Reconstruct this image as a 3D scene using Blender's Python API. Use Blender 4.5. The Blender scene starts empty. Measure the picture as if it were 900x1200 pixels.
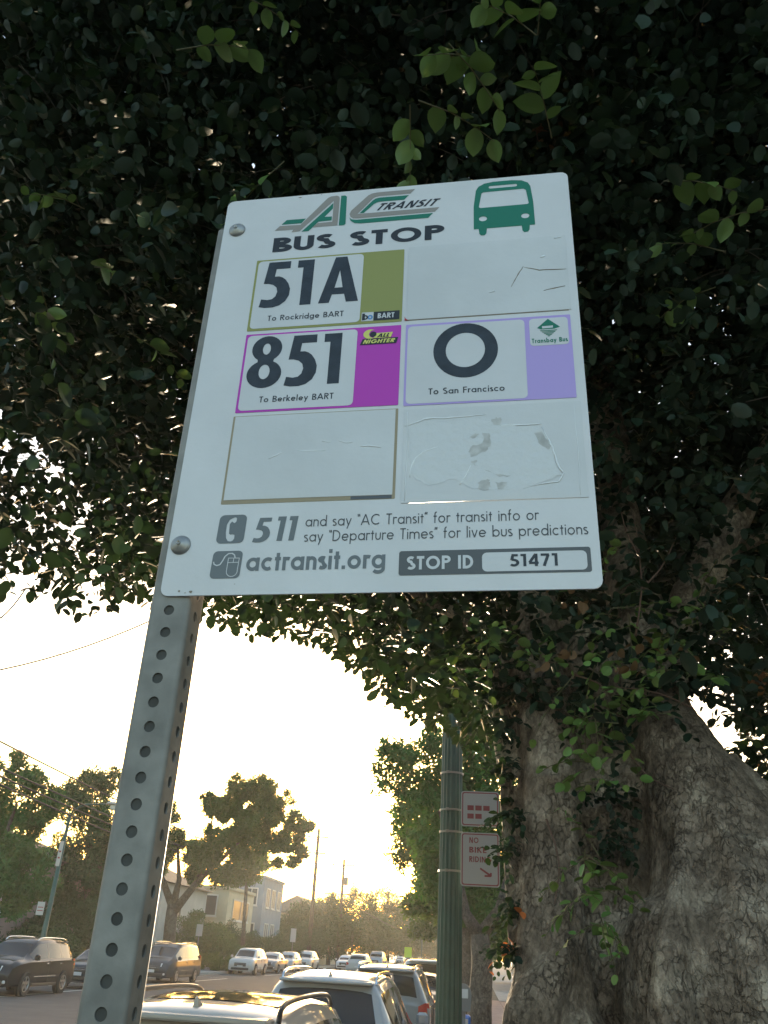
import bpy, math, random
import numpy as np
from mathutils import Vector, Matrix, noise
random.seed(7); RNG = np.random.default_rng(11)
PI = math.pi
SC = bpy.context.scene
COL = SC.collection

# ------------------------------------------------------------------ camera
CAM = np.array([0, 0, 1.85])
RM = np.array([[9.93682311e-01, -2.26152441e-04, 1.12229290e-01],
               [9.89098173e-02, -4.70759243e-01, -8.76699825e-01],
               [5.30312435e-02, 8.82261687e-01, -4.67762763e-01]])
# the columns of RM are the camera axes in world space
F = 975.0
cd = bpy.data.cameras.new("camera"); cam = bpy.data.objects.new("camera", cd); COL.objects.link(cam)
cd.sensor_fit = 'VERTICAL'; cd.sensor_height = 36; cd.lens = F / 1200 * 36; cd.clip_start = .05; cd.clip_end = 5000
cam.matrix_world = Matrix([list(RM[0]) + [CAM[0]], list(RM[1]) + [CAM[1]], list(RM[2]) + [CAM[2]], [0, 0, 0, 1]])
SC.camera = cam

def dirw(x, y):
    d = RM @ np.array([x - 450.0, 600.0 - y, -F]); return d / np.linalg.norm(d)
def at(x, y, Y):                                   # point on the photo's sight line at road distance Y
    d = dirw(x, y); return Vector(CAM + d * (Y / d[1]))
def proj(P):                                       # (n,3) -> pixel x, y, depth
    c = (np.asarray(P) - CAM) @ RM
    z = -c[:, 2]; zz = np.where(np.abs(z) < 1e-6, 1e-6, z)
    return 450 + F * c[:, 0] / zz, 600 - F * c[:, 1] / zz, z

# ------------------------------------------------------------------ light
SUN_EL, SUN_AZ = math.radians(3.9), math.radians(-9.5)      # azimuth from +Y, towards +X positive
W = bpy.data.worlds.new("World"); SC.world = W; W.use_nodes = True
nt = W.node_tree; bg = nt.nodes['Background']
sky = nt.nodes.new('ShaderNodeTexSky'); sky.sky_type = 'NISHITA'; sky.sun_disc = False
sky.sun_elevation = SUN_EL; sky.sun_rotation = SUN_AZ; sky.air_density = 1.15; sky.dust_density = 3.0; sky.ozone_density = 1.4
nt.links.new(sky.outputs[0], bg.inputs[0]); bg.inputs[1].default_value = 0.15
sl = bpy.data.lights.new("sun", 'SUN'); sl.energy = 2.0; sl.angle = math.radians(.5); sl.color = (1, .80, .55)
so = bpy.data.objects.new("sun", sl); COL.objects.link(so)
sd = Vector((math.sin(SUN_AZ) * math.cos(SUN_EL), math.cos(SUN_AZ) * math.cos(SUN_EL), math.sin(SUN_EL)))
so.rotation_euler = sd.to_track_quat('Z', 'Y').to_euler(); so.location = (0, 0, 30)
SC.view_settings.view_transform = 'Standard'; SC.view_settings.look = 'None'
SC.view_settings.gamma = 1; SC.view_settings.exposure = 2.9
SC.cycles.use_denoising = True
SC.cycles.max_bounces = 6; SC.cycles.transparent_max_bounces = 8; SC.cycles.volume_bounces = 1

# ------------------------------------------------------------------ materials
MATS = {}
def mat(name, col, rough=.6, metal=0., bump=0., bscale=30., var=0., vscale=6., coat=0., spec=.5, trans=None, island=0., stretch=None, detail=4):
    if name in MATS: return MATS[name]
    m = bpy.data.materials.new(name); m.use_nodes = True; n = m.node_tree.nodes; l = m.node_tree.links
    b = n['Principled BSDF']; b.inputs['Roughness'].default_value = rough; b.inputs['Metallic'].default_value = metal
    b.inputs['Base Color'].default_value = (*col, 1); b.inputs['Coat Weight'].default_value = coat
    b.inputs['Coat Roughness'].default_value = .04
    b.inputs['Specular IOR Level'].default_value = spec
    tc = n.new('ShaderNodeTexCoord'); src = tc.outputs['Object']
    if stretch:
        mp = n.new('ShaderNodeMapping'); mp.inputs['Scale'].default_value = stretch; l.new(src, mp.inputs[0]); src = mp.outputs[0]
    colout = None
    if var:
        t = n.new('ShaderNodeTexNoise'); t.inputs['Scale'].default_value = vscale; t.inputs['Detail'].default_value = detail
        l.new(src, t.inputs['Vector'])
        r = n.new('ShaderNodeMapRange'); r.inputs[1].default_value = .3; r.inputs[2].default_value = .7
        r.inputs[3].default_value = 1 - var; r.inputs[4].default_value = 1 + var; l.new(t.outputs[0], r.inputs[0])
        mx = n.new('ShaderNodeVectorMath'); mx.operation = 'SCALE'; mx.inputs[0].default_value = col
        l.new(r.outputs[0], mx.inputs['Scale']); colout = mx.outputs[0]
    if island:
        g = n.new('ShaderNodeNewGeometry'); hs = n.new('ShaderNodeHueSaturation')
        r1 = n.new('ShaderNodeMapRange'); r1.inputs[3].default_value = .5 - island * .05; r1.inputs[4].default_value = .5 + island * .07
        l.new(g.outputs['Random Per Island'], r1.inputs[0]); l.new(r1.outputs[0], hs.inputs['Hue'])
        wn = n.new('ShaderNodeTexWhiteNoise'); wn.noise_dimensions = '1D'; l.new(g.outputs['Random Per Island'], wn.inputs['W'])
        r2 = n.new('ShaderNodeMapRange'); r2.inputs[3].default_value = 1 - island * .55; r2.inputs[4].default_value = 1 + island * .7
        l.new(wn.outputs['Value'], r2.inputs[0]); l.new(r2.outputs[0], hs.inputs['Value'])
        if colout: l.new(colout, hs.inputs['Color'])
        else: hs.inputs['Color'].default_value = (*col, 1)
        colout = hs.outputs[0]
    if colout: l.new(colout, b.inputs['Base Color'])
    if bump:
        t = n.new('ShaderNodeTexNoise'); t.inputs['Scale'].default_value = bscale; t.inputs['Detail'].default_value = 5
        l.new(src, t.inputs['Vector'])
        bp = n.new('ShaderNodeBump'); bp.inputs['Strength'].default_value = bump; bp.inputs['Distance'].default_value = .02
        l.new(t.outputs[0], bp.inputs['Height']); l.new(bp.outputs[0], b.inputs['Normal'])
    if trans:
        tr = n.new('ShaderNodeBsdfTranslucent'); tr.inputs[0].default_value = (*trans, 1)
        ad = n.new('ShaderNodeMixShader'); ad.inputs[0].default_value = .2
        l.new(b.outputs[0], ad.inputs[1]); l.new(tr.outputs[0], ad.inputs[2]); l.new(ad.outputs[0], n['Material Output'].inputs[0])
    m.diffuse_color = (*col, 1); MATS[name] = m; return m

# ------------------------------------------------------------------ object helpers
def tag(o, label=None, cat=None, group=None, kind=None):
    if label: o['label'] = label
    if cat: o['category'] = cat
    if group: o['group'] = group
    if kind: o['kind'] = kind
    return o
def empty(name, loc=(0, 0, 0), rz=0, **k):
    o = bpy.data.objects.new(name, None); COL.objects.link(o); o.location = loc; o.rotation_euler = (0, 0, rz)
    o.empty_display_size = .1; return tag(o, **k)
class MB:
    def __init__(s): s.v = []; s.f = []
    def add(s, vs, fs):
        b = len(s.v); s.v += [tuple(v) for v in vs]; s.f += [tuple(i + b for i in f) for f in fs]; return s
    def box(s, x0, x1, y0, y1, z0, z1, bev=0):
        if bev:
            b = min(bev, (x1 - x0) / 2.01, (y1 - y0) / 2.01, (z1 - z0) / 2.01)
            vs = []
            for sx in (0, 1):
                for sy in (0, 1):
                    for sz in (0, 1):
                        X, Y, Z = (x0, x1)[sx], (y0, y1)[sy], (z0, z1)[sz]; a, c, d = (b, -b)[sx], (b, -b)[sy], (b, -b)[sz]
                        vs += [(X, Y + c, Z + d), (X + a, Y, Z + d), (X + a, Y + c, Z)]
            I = lambda sx, sy, sz, k: (sx * 4 + sy * 2 + sz) * 3 + k
            fs = []
            for q in (0, 1):
                fs += [(I(q, 0, 0, 0), I(q, 0, 1, 0), I(q, 1, 1, 0), I(q, 1, 0, 0)), (I(0, q, 0, 1), I(1, q, 0, 1), I(1, q, 1, 1), I(0, q, 1, 1)), (I(0, 0, q, 2), I(0, 1, q, 2), I(1, 1, q, 2), I(1, 0, q, 2))]
                for r in (0, 1):
                    fs += [(I(q, r, 0, 0), I(q, r, 1, 0), I(q, r, 1, 1), I(q, r, 0, 1)), (I(q, 0, r, 0), I(q, 1, r, 0), I(q, 1, r, 2), I(q, 0, r, 2)), (I(0, q, r, 1), I(1, q, r, 1), I(1, q, r, 2), I(0, q, r, 2))]
                    for t in (0, 1): fs.append((I(q, r, t, 0), I(q, r, t, 1), I(q, r, t, 2)))
            return s.add(vs, fs)
        return s.add([(x, y, z) for x in (x0, x1) for y in (y0, y1) for z in (z0, z1)],
                     [(0, 1, 3, 2), (4, 6, 7, 5), (0, 4, 5, 1), (2, 3, 7, 6), (0, 2, 6, 4), (1, 5, 7, 3)])
    def tube(s, pts, rad, n=8, cap=True):
        pts = [Vector(p) for p in pts]; rad = rad if hasattr(rad, '__len__') else [rad] * len(pts)
        base = len(s.v); ref = None
        for i, p in enumerate(pts):
            t = (pts[min(i + 1, len(pts) - 1)] - pts[max(i - 1, 0)]).normalized()
            if ref is None: ref = t.orthogonal().normalized()
            a = (ref - t * ref.dot(t))
            a = a.normalized() if a.length > 1e-5 else t.orthogonal().normalized(); ref = a; b = t.cross(a)
            for k in range(n):
                an = 2 * PI * k / n; s.v.append(tuple(p + (a * math.cos(an) + b * math.sin(an)) * rad[i]))
        for i in range(len(pts) - 1):
            for k in range(n):
                k2 = (k + 1) % n; s.f.append((base + i * n + k, base + i * n + k2, base + (i + 1) * n + k2, base + (i + 1) * n + k))
        if cap:
            s.f.append(tuple(base + k for k in range(n))[::-1]); s.f.append(tuple(base + (len(pts) - 1) * n + k for k in range(n)))
        return s
    def prism(s, poly, h0, h1, ax='z'):              # polygon extruded between h0 and h1
        n = len(poly); P = {'z': lambda a, b, h: (a, b, h), 'y': lambda a, b, h: (a, h, b), 'x': lambda a, b, h: (h, a, b)}[ax]
        return s.add([P(a, b, h0) for a, b in poly] + [P(a, b, h1) for a, b in poly],
                     [tuple(range(n))[::-1], tuple(range(n, 2 * n))] + [(i, (i + 1) % n, n + (i + 1) % n, n + i) for i in range(n)])
    def lathe(s, prof, n=16, c=(0, 0, 0)):
        b = len(s.v)
        for r, z in prof:
            for k in range(n): s.v.append((c[0] + r * math.cos(2 * PI * k / n), c[1] + r * math.sin(2 * PI * k / n), c[2] + z))
        for i in range(len(prof) - 1):
            for k in range(n):
                k2 = (k + 1) % n; s.f.append((b + i * n + k, b + i * n + k2, b + (i + 1) * n + k2, b + (i + 1) * n + k))
        return s
    def mesh(s, name, m, smooth=False):
        me = bpy.data.meshes.new(name); me.from_pydata(s.v, [], s.f); me.materials.append(m)
        if smooth: me.shade_smooth()
        me.update(); return me
    def build(s, name, m, parent=None, smooth=False, loc=(0, 0, 0), angle=None, **k):
        me = s.mesh(name, m, smooth)
        o = bpy.data.objects.new(name, me); COL.objects.link(o); o.location = loc
        if parent: o.parent = parent
        if angle is not None:
            me.shade_smooth()
            try: me.set_sharp_from_angle(angle=math.radians(angle))
            except Exception: pass
        return tag(o, **k)
def npmesh(name, V, faces_n, FV, m, smooth=False):    # fast mesh: V (n,3), faces of constant size
    me = bpy.data.meshes.new(name); nf = len(FV) // faces_n
    me.vertices.add(len(V)); me.vertices.foreach_set('co', np.asarray(V, np.float32).ravel())
    me.loops.add(len(FV)); me.loops.foreach_set('vertex_index', np.asarray(FV, np.int32))
    me.polygons.add(nf); me.polygons.foreach_set('loop_start', np.arange(nf, dtype=np.int32) * faces_n)
    me.polygons.foreach_set('loop_total', np.full(nf, faces_n, np.int32))
    if smooth: me.polygons.foreach_set('use_smooth', np.ones(nf, bool))
    me.materials.append(m); me.update(calc_edges=True); me.validate(); return me
def link(name, me, parent=None, **k):
    o = bpy.data.objects.new(name, me); COL.objects.link(o)
    if parent: o.parent = parent
    return tag(o, **k)
def copy_tree(o, parent=None):
    c = o.copy(); COL.objects.link(c)
    if parent:
        c.parent = parent; c.matrix_parent_inverse = o.matrix_parent_inverse.copy()
    for ch in list(o.children): copy_tree(ch, c)
    return c
from mathutils.geometry import tessellate_polygon
# ------------------------------------------------------------------ lettering: a geometric sans drawn as strokes (cap height 1)
def arc(cx, cy, rx, ry, a0, a1, n=None):
    n = n or max(3, int(abs(a1 - a0) / 18)); return [(cx + rx * math.cos(math.radians(a0 + (a1 - a0) * i / n)), cy + ry * math.sin(math.radians(a0 + (a1 - a0) * i / n))) for i in range(n + 1)]
def glyph(c, w):
    h = w / 2; X = .66; r = X / 2 - h; ym = X / 2; A = 1 - h
    if c == ' ': return [], .34
    if c == 'A': return [[(h * .6, 0), (.42, 1)], [(.42, 1), (.84 - h * .6, 0)], [(.2, .3), (.64, .3)]], .84
    if c == 'B': return [[(h, 0), (h, 1)], [(w, A), (.3, A)] + arc(.3, .75, .22 - h * .3, .25 - h, 90, -90) + [(w, .5)], [(.3, .5)] + arc(.32, .26, .26 - h * .3, .26 - h, 90, -90) + [(w, h)]], .6
    if c == 'C': return [arc(.5, .5, .5 - h, .5 - h, 48, 312)], .88
    if c == 'D': return [[(h, 0), (h, 1)], [(w, A), (.26, A)] + arc(.26, .5, .48 - h, .5 - h, 90, -90) + [(w, h)]], .76
    if c == 'E': return [[(h, 0), (h, 1)], [(w, A), (.5, A)], [(w, .5), (.48, .5)], [(w, h), (.5, h)]], .52
    if c == 'F': return [[(h, 0), (h, 1)], [(w, A), (.5, A)], [(w, .52), (.47, .52)]], .5
    if c == 'G': return [arc(.5, .5, .5 - h, .5 - h, 48, 350) + [(1 - h, .46)], [(.55, .48), (1, .48)]], 1.0
    if c == 'H': return [[(h, 0), (h, 1)], [(.7 - h, 0), (.7 - h, 1)], [(w, .52), (.7 - w, .52)]], .7
    if c == 'I': return [[(h, 0), (h, 1)]], w
    if c == 'K': return [[(h, 0), (h, 1)], [(w, .5), (.6 - h * .5, 1)], [(w * 1.1, .58), (.64 - h * .5, 0)]], .66
    if c == 'L': return [[(h, 0), (h, 1)], [(w, h), (.46, h)]], .47
    if c == 'N': return [[(h, 0), (h, 1)], [(.74 - h, 0), (.74 - h, 1)], [(h * 1.2, 1), (.74 - h * 1.2, 0)]], .74
    if c == 'O': return [arc(.5, .5, .5 - h, .5 - h, 0, 360, 30)], 1.0
    if c == 'P': return [[(h, 0), (h, 1)], [(w, A), (.3, A)] + arc(.3, .72, .26 - h * .3, .28 - h, 90, -90) + [(w, .44 + h)]], .56
    if c == 'R': return [[(h, 0), (h, 1)], [(w, A), (.3, A)] + arc(.3, .73, .26 - h * .3, .27 - h, 90, -90) + [(w, .46 + h)], [(.28, .46), (.62 - h * .6, 0)]], .62
    if c == 'S': return [arc(.29, .74, .25 - h * .4, .26 - h, 40, 270, 12) + arc(.29, .26, .27 - h * .4, .26 - h, 90, -145, 12)[1:]], .57
    if c == 'T': return [[(.27, 0), (.27, 1 - w)], [(0, A), (.54, A)]], .54
    if c == 'U': return [[(h, 1), (h, .36)] + arc(.34, .32, .34 - h, .32 - h, 180, 360) + [(.68 - h, 1)]], .68
    if c in '“”"': return [[(.06, 1.03), (.02, .8)], [(.2, 1.03), (.16, .8)]] if c == '”' else [[(.02, 1.03), (.06, .8)], [(.16, 1.03), (.2, .8)]], .22
    if c == 'a': return [arc(ym, ym, r, r, 0, 360, 20), [(X - h, 0), (X - h, X)]], X
    if c == 'b': return [arc(ym, ym, r, r, 0, 360, 20), [(h, 0), (h, 1.04)]], X
    if c == 'c': return [arc(ym, ym, r, r, 50, 310)], X * .86
    if c == 'd': return [arc(ym, ym, r, r, 0, 360, 20), [(X - h, 0), (X - h, 1.04)]], X
    if c == 'e': return [[(w * .9, ym)] + [(X - h * 1.2, ym)], arc(ym, ym, r, r, 0, 322)], X
    if c == 'f': return [[(.14, 0), (.14, .8)] + arc(.28, .82, .14, .17, 180, 80), [(0, X - h), (.32, X - h)]], .33
    if c == 'g': return [arc(ym, ym, r, r, 0, 360, 20), [(X - h, X), (X - h, -.02)] + arc(ym, -.02, r, .24 - h, 0, -150)], X
    if c == 'i': return [[(h, 0), (h, X)], [(h, X + .14), (h, X + .14 + w * 1.1)]], w
    if c == 'k': return [[(h, 0), (h, 1.04)], [(w, .32), (.46, X)], [(w * 1.1, .36), (.52 - h * .4, 0)]], .52
    if c == 'l': return [[(h, 0), (h, 1.04)]], w
    if c == 'm': return [[(h, 0), (h, X)], [(h, .3)] + arc(.26, X - .24, .26 - h, .24 - h, 180, 0) + [(.52 - h, 0)], arc(.74 - w * .5, X - .24, .26 - h, .24 - h, 180, 0) + [(1 - w * .5 - h, 0)]], 1 - w * .5
    if c == 'n': return [[(h, 0), (h, X)], [(h, .3)] + arc(.26, X - .24, .26 - h, .24 - h, 180, 0) + [(.52 - h, 0)]], .52
    if c == 'o': return [arc(ym, ym, r, r, 0, 360, 20)], X
    if c == 'p': return [arc(ym, ym, r, r, 0, 360, 20), [(h, -.3), (h, X)]], X
    if c == 'r': return [[(h, 0), (h, X)], arc(.24, X - .2, .24 - h, .2 - h, 180, 50)], .32
    if c == 's': return [arc(.19, X - .17, .18 - h * .4, .17 - h, 40, 270, 8) + arc(.19, .17, .19 - h * .4, .17 - h, 90, -145, 8)[1:]], .38
    if c == 't': return [[(.15, 0), (.15, .86)], [(0, X - h), (.3, X - h)]], .3
    if c == 'u': return [[(h, X), (h, .26)] + arc(.26, .25, .26 - h, .25 - h, 180, 360) + [(.52 - h, X)]], .52
    if c == 'v': return [[(h * .6, X), (.27, 0)], [(.27, 0), (.54 - h * .6, X)]], .54
    if c == 'y': return [[(h * .6, X), (.28, .02)], [(.54 - h * .6, X), (.14, -.3)]], .54
    if c == '.': return [[(h, 0), (h, w)]], w
    if c == '1': return [[(.34 - h, 0), (.34 - h, 1)], [(0, A), (.34 - w, A)]], .36
    if c == '4': return [[(.46, 0), (.46, 1)], [(.44, .98), (.06, .3)], [(.03, .26), (.6, .26)]], .62
    if c == '5': return [[(.5, A), (.2, A)], [(.22, 1), (.12, .53)], [(.12, .56)] + arc(.25, .31, .27 - h * .4, .31 - h, 85, -140, 12)], .54
    if c == '7': return [[(0, A), (.5, A)], [(.5 - h * .6, 1 - w * .6), (.18, 0)]], .54
    return [], .3
def ribbon(pts, w):
    out = []; n = len(pts); closed = n > 3 and abs(pts[0][0] - pts[-1][0]) + abs(pts[0][1] - pts[-1][1]) < 1e-6
    L, Rr = [], []
    for i, p in enumerate(pts):
        a = pts[i - 1] if i else (pts[-2] if closed else None); b = pts[i + 1] if i < n - 1 else (pts[1] if closed else None)
        ds = []
        for q0, q1 in ((a, p), (p, b)):
            if q0 and q1:
                dx, dy = q1[0] - q0[0], q1[1] - q0[1]; m = math.hypot(dx, dy)
                if m > 1e-7: ds.append((dx / m, dy / m))
        dx = sum(d[0] for d in ds); dy = sum(d[1] for d in ds); m = math.hypot(dx, dy) or 1; dx /= m; dy /= m
        k = 1 / max(.45, dx * ds[0][0] + dy * ds[0][1]); k = min(k, 1.6)
        L.append((p[0] - dy * w / 2 * k, p[1] + dx * w / 2 * k)); Rr.append((p[0] + dy * w / 2 * k, p[1] - dx * w / 2 * k))
    return L, Rr
def lettering(s, w, gap):                            # -> list of (quads) ribbons and total width
    x = 0; R_ = []
    for c in s:
        st, adv = glyph(c, w)
        for pts in st: R_.append(ribbon([(px + x, py) for px, py in pts], w))
        x += adv + gap
    return R_, x - gap
def print_text(name, s, x0, y0, width, cap, m, parent, z, w=.13, gap=.13, slant=0., rot=0.):
    R_, tw = lettering(s, w, gap); b = MB(); sx = width / tw
    for i, (L, Rr) in enumerate(R_):
        zz = z + (i % 4) * .00002; n = len(L)
        P = lambda p: (p[0] * sx + p[1] * cap * slant, p[1] * cap)
        pts = [P(p) for p in L] + [P(p) for p in Rr]
        cr, sr = math.cos(rot), math.sin(rot)
        b.add([(x0 + px * cr - py * sr, y0 + px * sr + py * cr, zz) for px, py in pts], [(n + k, n + k + 1, k + 1, k) for k in range(n - 1)])
    return b.build(name, m, parent)
def shape(b, polys, z):                              # polys: outer outline then holes, in centimetres
    V = [Vector((x / 100, y / 100, z)) for p in polys for x, y in p]
    tr = tessellate_polygon([[Vector((x / 100, y / 100, 0)) for x, y in p] for p in polys])
    fs = []
    for t in tr:
        a, c, d = V[t[0]], V[t[1]], V[t[2]]
        fs.append(t if (c - a).cross(d - a).z > 0 else (t[0], t[2], t[1]))
    b.add(V, fs)
def rrect(x0, y0, x1, y1, r, sl=0.):
    o = []
    for cx, cy, a in ((x1 - r, y0 + r, -90), (x1 - r, y1 - r, 0), (x0 + r, y1 - r, 90), (x0 + r, y0 + r, 180)):
        for px, py in arc(cx, cy, r, r, a, a + 90, 4): o.append((px + (py - y0) * sl, py))
    return o
def slab(b, poly, z0, z1):
    p = [(x / 100, y / 100) for x, y in poly]; b.prism(p, z0, z1)
def ell(cx, cy, rx, ry, n=28): return arc(cx, cy, rx, ry, 0, 360, n)[:-1]

# ------------------------------------------------------------------ the bus stop sign
def sheeting(name, col, rough):
    m = mat(name, col, rough=rough, var=.06, vscale=9, bump=.04, bscale=60, spec=.5)
    return m
M_panel = sheeting('sign_white', (.60, .605, .64), .33)
M_white = sheeting('sticker_white', (.57, .575, .61), .28)
M_blank = sheeting('sticker_blank', (.56, .57, .60), .30)
M_black = mat('print_black', (.018, .02, .026), rough=.32, spec=.3)
M_navy = mat('print_dark_grey', (.022, .028, .04), rough=.3, spec=.3, var=.3, vscale=60, bump=.08, bscale=300)
M_grey = mat('print_grey', (.14, .16, .18), rough=.35, spec=.3)
M_taupe = mat('print_taupe', (.27, .25, .235), rough=.35, spec=.3)
M_green = mat('print_green', (.005, .16, .105), rough=.35, spec=.3)
M_olive = mat('print_olive', (.27, .28, .085), rough=.3, spec=.3)
M_purple = mat('print_magenta', (.46, .04, .45), rough=.3, spec=.3)
M_violet = mat('print_violet', (.42, .32, .70), rough=.3, spec=.3)
M_yel = mat('print_yellow', (.62, .62, .16), rough=.3, spec=.3)
M_galv = mat('galvanised_steel', (.22, .215, .205), rough=.6, metal=.25, var=.25, vscale=26, bump=.05, bscale=80)
M_bolt = mat('bolt_steel', (.30, .30, .30), rough=.45, metal=.7, var=.15, vscale=40)
O = Vector((-.3345602, .78964599, 2.17050975)); U = Vector((.99890035, -.04549667, .01132045)); Wv = Vector((-.01185022, -.01139138, .9998649)); N = Vector((-.04536157, -.99889954, -.011918))
sign = empty('bus_stop_sign', label='white bus stop sign on a perforated square steel post beside the kerb', cat='bus stop sign')
sign.matrix_world = Matrix(((U.x, Wv.x, N.x, O.x), (U.y, Wv.y, N.y, O.y), (U.z, Wv.z, N.z, O.z), (0, 0, 0, 1)))
b = MB(); slab(b, rrect(0, 0, 45.7, 58.16, .9), -.0022, 0)
panel = b.build('panel', M_panel, sign)
L1, L2, L3 = .0003, .0006, .0009
b = MB()
shape(b, [[(7.19, 51.93), (7.85, 52.72), (10.66, 52.62), (14.05, 57.2), (14.5, 57.45), (15.3, 57.48), (15.62, 57.27), (15.7, 56.91), (15.71, 51.97), (12.3, 51.97), (13.0, 52.68), (14.96, 52.7), (14.9, 56.56), (10.63, 51.47), (9.54, 51.4), (9.76, 51.87)]], L1)
shape(b, [[(25.87, 57.44), (25.25, 56.67), (21.13, 56.7), (20.6, 56.58), (20.23, 56.32), (18.29, 53.73), (29.13, 53.73), (28.55, 52.98), (18.26, 52.93), (17.75, 53.0), (17.38, 53.3), (17.21, 53.84), (17.41, 54.45), (19.6, 57.05), (20.1, 57.32), (20.79, 57.43)]], L1)
b.build('logo_stripe', M_taupe, panel)
b = MB()
shape(b, [[(8.03, 52.93), (8.67, 53.71), (11.3, 53.69), (10.74, 52.91)]], L1)
shape(b, [[(10.9, 51.35), (14.86, 56.15), (14.88, 55.14), (13.85, 53.72), (14.85, 53.68), (14.85, 52.97), (13.08, 52.93), (11.86, 51.36)]], L1)
shape(b, [[(15.86, 57.4), (16.4, 57.4), (16.66, 57.14), (16.78, 52.15), (16.6, 51.91), (15.88, 51.91)]], L1)
shape(b, [[(25.08, 56.41), (24.45, 55.62), (21.33, 55.66), (20.8, 55.55), (20.42, 55.3), (19.15, 53.85), (18.55, 53.82), (20.24, 56.0), (20.6, 56.3), (21.14, 56.43)]], L1)
shape(b, [[(17.22, 53.2), (17.55, 52.84), (18.2, 52.7), (28.3, 52.75), (27.7, 51.95), (18.77, 51.97), (18.0, 52.1), (17.44, 52.57)]], L1)
b.build('logo_stripe', M_green, panel)
print_text('lettering', 'TRANSIT', .2055, .5408, .0785, .0124, M_black, panel, L1, w=.19, gap=.16, slant=.75)
print_text('lettering', 'BUS STOP', .0725, .4805, .2225, .0252, M_black, panel, L1, w=.225, gap=.11)
b = MB()
shape(b, [[(33.54, 49.25), (33.56, 53.2), (33.87, 56.1), (34.2, 56.8), (34.99, 57.3), (36.2, 57.5), (38.5, 57.5), (39.8, 57.3), (40.6, 56.8), (40.9, 56.1), (41.15, 53.2), (41.22, 49.25), (40.55, 49.25), (40.5, 48.5), (40.3, 48.15), (39.85, 48.1), (39.62, 48.4), (39.55, 49.25), (35.2, 49.25), (35.12, 48.4), (34.9, 48.12), (34.45, 48.12), (34.24, 48.4), (34.16, 49.25)],
          [(34.6, 55.5), (34.8, 55.72), (40.0, 55.76), (40.3, 55.5), (40.58, 53.1), (40.4, 52.95), (34.4, 52.92), (34.22, 53.1)],
          rrect(35.55, 56.3, 39.2, 56.75, .2), ell(34.72, 50.97, .52, .42, 16), ell(40.05, 50.9, .52, .42, 16)], L1)
b.build('bus_pictogram', M_green, panel)

def sticker(x0, y0, x1, y1, edge, name='route_sticker', **k):
    b = MB(); slab(b, rrect(x0, y0, x1, y1, .12), .0001, .0005); return b.build(name, edge, sign, **k)
def card(par, x0, y0, x1, y1, r=.55):
    b = MB(); shape(b, [rrect(x0, y0, x1, y1, r)], .0007); return b.build('number_card', M_white, par)
T5 = [(7.12, 46.2), (10.03, 46.2), (10.03, 44.98), (8.2, 44.98), (8.09, 43.72), (8.65, 43.72), (9.1, 43.52), (9.55, 43.12), (10.0, 42.4), (10.29, 41.48), (10.25, 40.45), (9.85, 39.5), (9.13, 38.86), (8.3, 38.6), (7.26, 38.6), (6.46, 38.8), (6.66, 40.05), (7.48, 39.87), (8.07, 39.97), (8.48, 40.4), (8.65, 41.15), (8.48, 41.86), (8.0, 42.35), (7.36, 42.57), (6.72, 42.6)]
T1 = [(11.0, 46.19), (13.16, 46.19), (13.16, 38.7), (11.74, 38.7), (11.74, 44.94), (11.0, 44.94)]
def mv(p, dx, dy, sx=1, sy=1, cx=0, cy=0, sl=0): return [((x - cx) * sx + cx + dx + (y - cy) * sl, (y - cy) * sy + cy + dy) for x, y in p]
# 51A
s1 = sticker(5.37, 35.05, 24.75, 46.75, M_olive, label='olive green route sticker for the 51A')
card(s1, 5.66, 35.38, 19.55, 46.5)
b = MB(); shape(b, [T5], .0009); shape(b, [T1], .0009)
shape(b, [[(15.92, 46.24), (17.42, 46.24), (19.2, 38.72), (17.66, 38.72), (17.35, 40.03), (15.81, 40.03), (15.5, 38.72), (14.12, 38.72)], [(16.6, 44.0), (17.1, 41.12), (16.07, 41.12)]], .0009)
b.build('numeral', M_navy, s1)
print_text('lettering', 'To Rockridge BART', .0785, .3645, .0965, .0085, M_navy, s1, .0009, w=.15, gap=.13)
b = MB(); shape(b, [rrect(21.28, 35.42, 24.45, 36.78, .05)], .0008); g = b.build('logo_plate', M_black, s1)
b = MB(); shape(b, [rrect(19.78, 35.42, 21.24, 36.78, .05)], .0008); g2 = b.build('logo_plate', M_white, s1)
print_text('lettering', 'BART', .2178, .3572, .0205, .0078, M_white, s1, .0010, w=.2, gap=.12)
M_bl = mat('print_blue', (.08, .25, .55), rough=.3, spec=.3)
b = MB(); shape(b, [rrect(19.85, 35.55, 20.2, 36.6, .05)], .0010); shape(b, [ell(20.25, 35.97, .36, .36, 16), ell(20.25, 35.97, .16, .16, 12)], .00102); b.build('logo_letter', M_black, s1)
b = MB(); shape(b, [ell(20.85, 35.97, .33, .36, 16), ell(20.85, 35.97, .14, .16, 12)], .0010); b.build('logo_letter', M_bl, s1)
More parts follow.
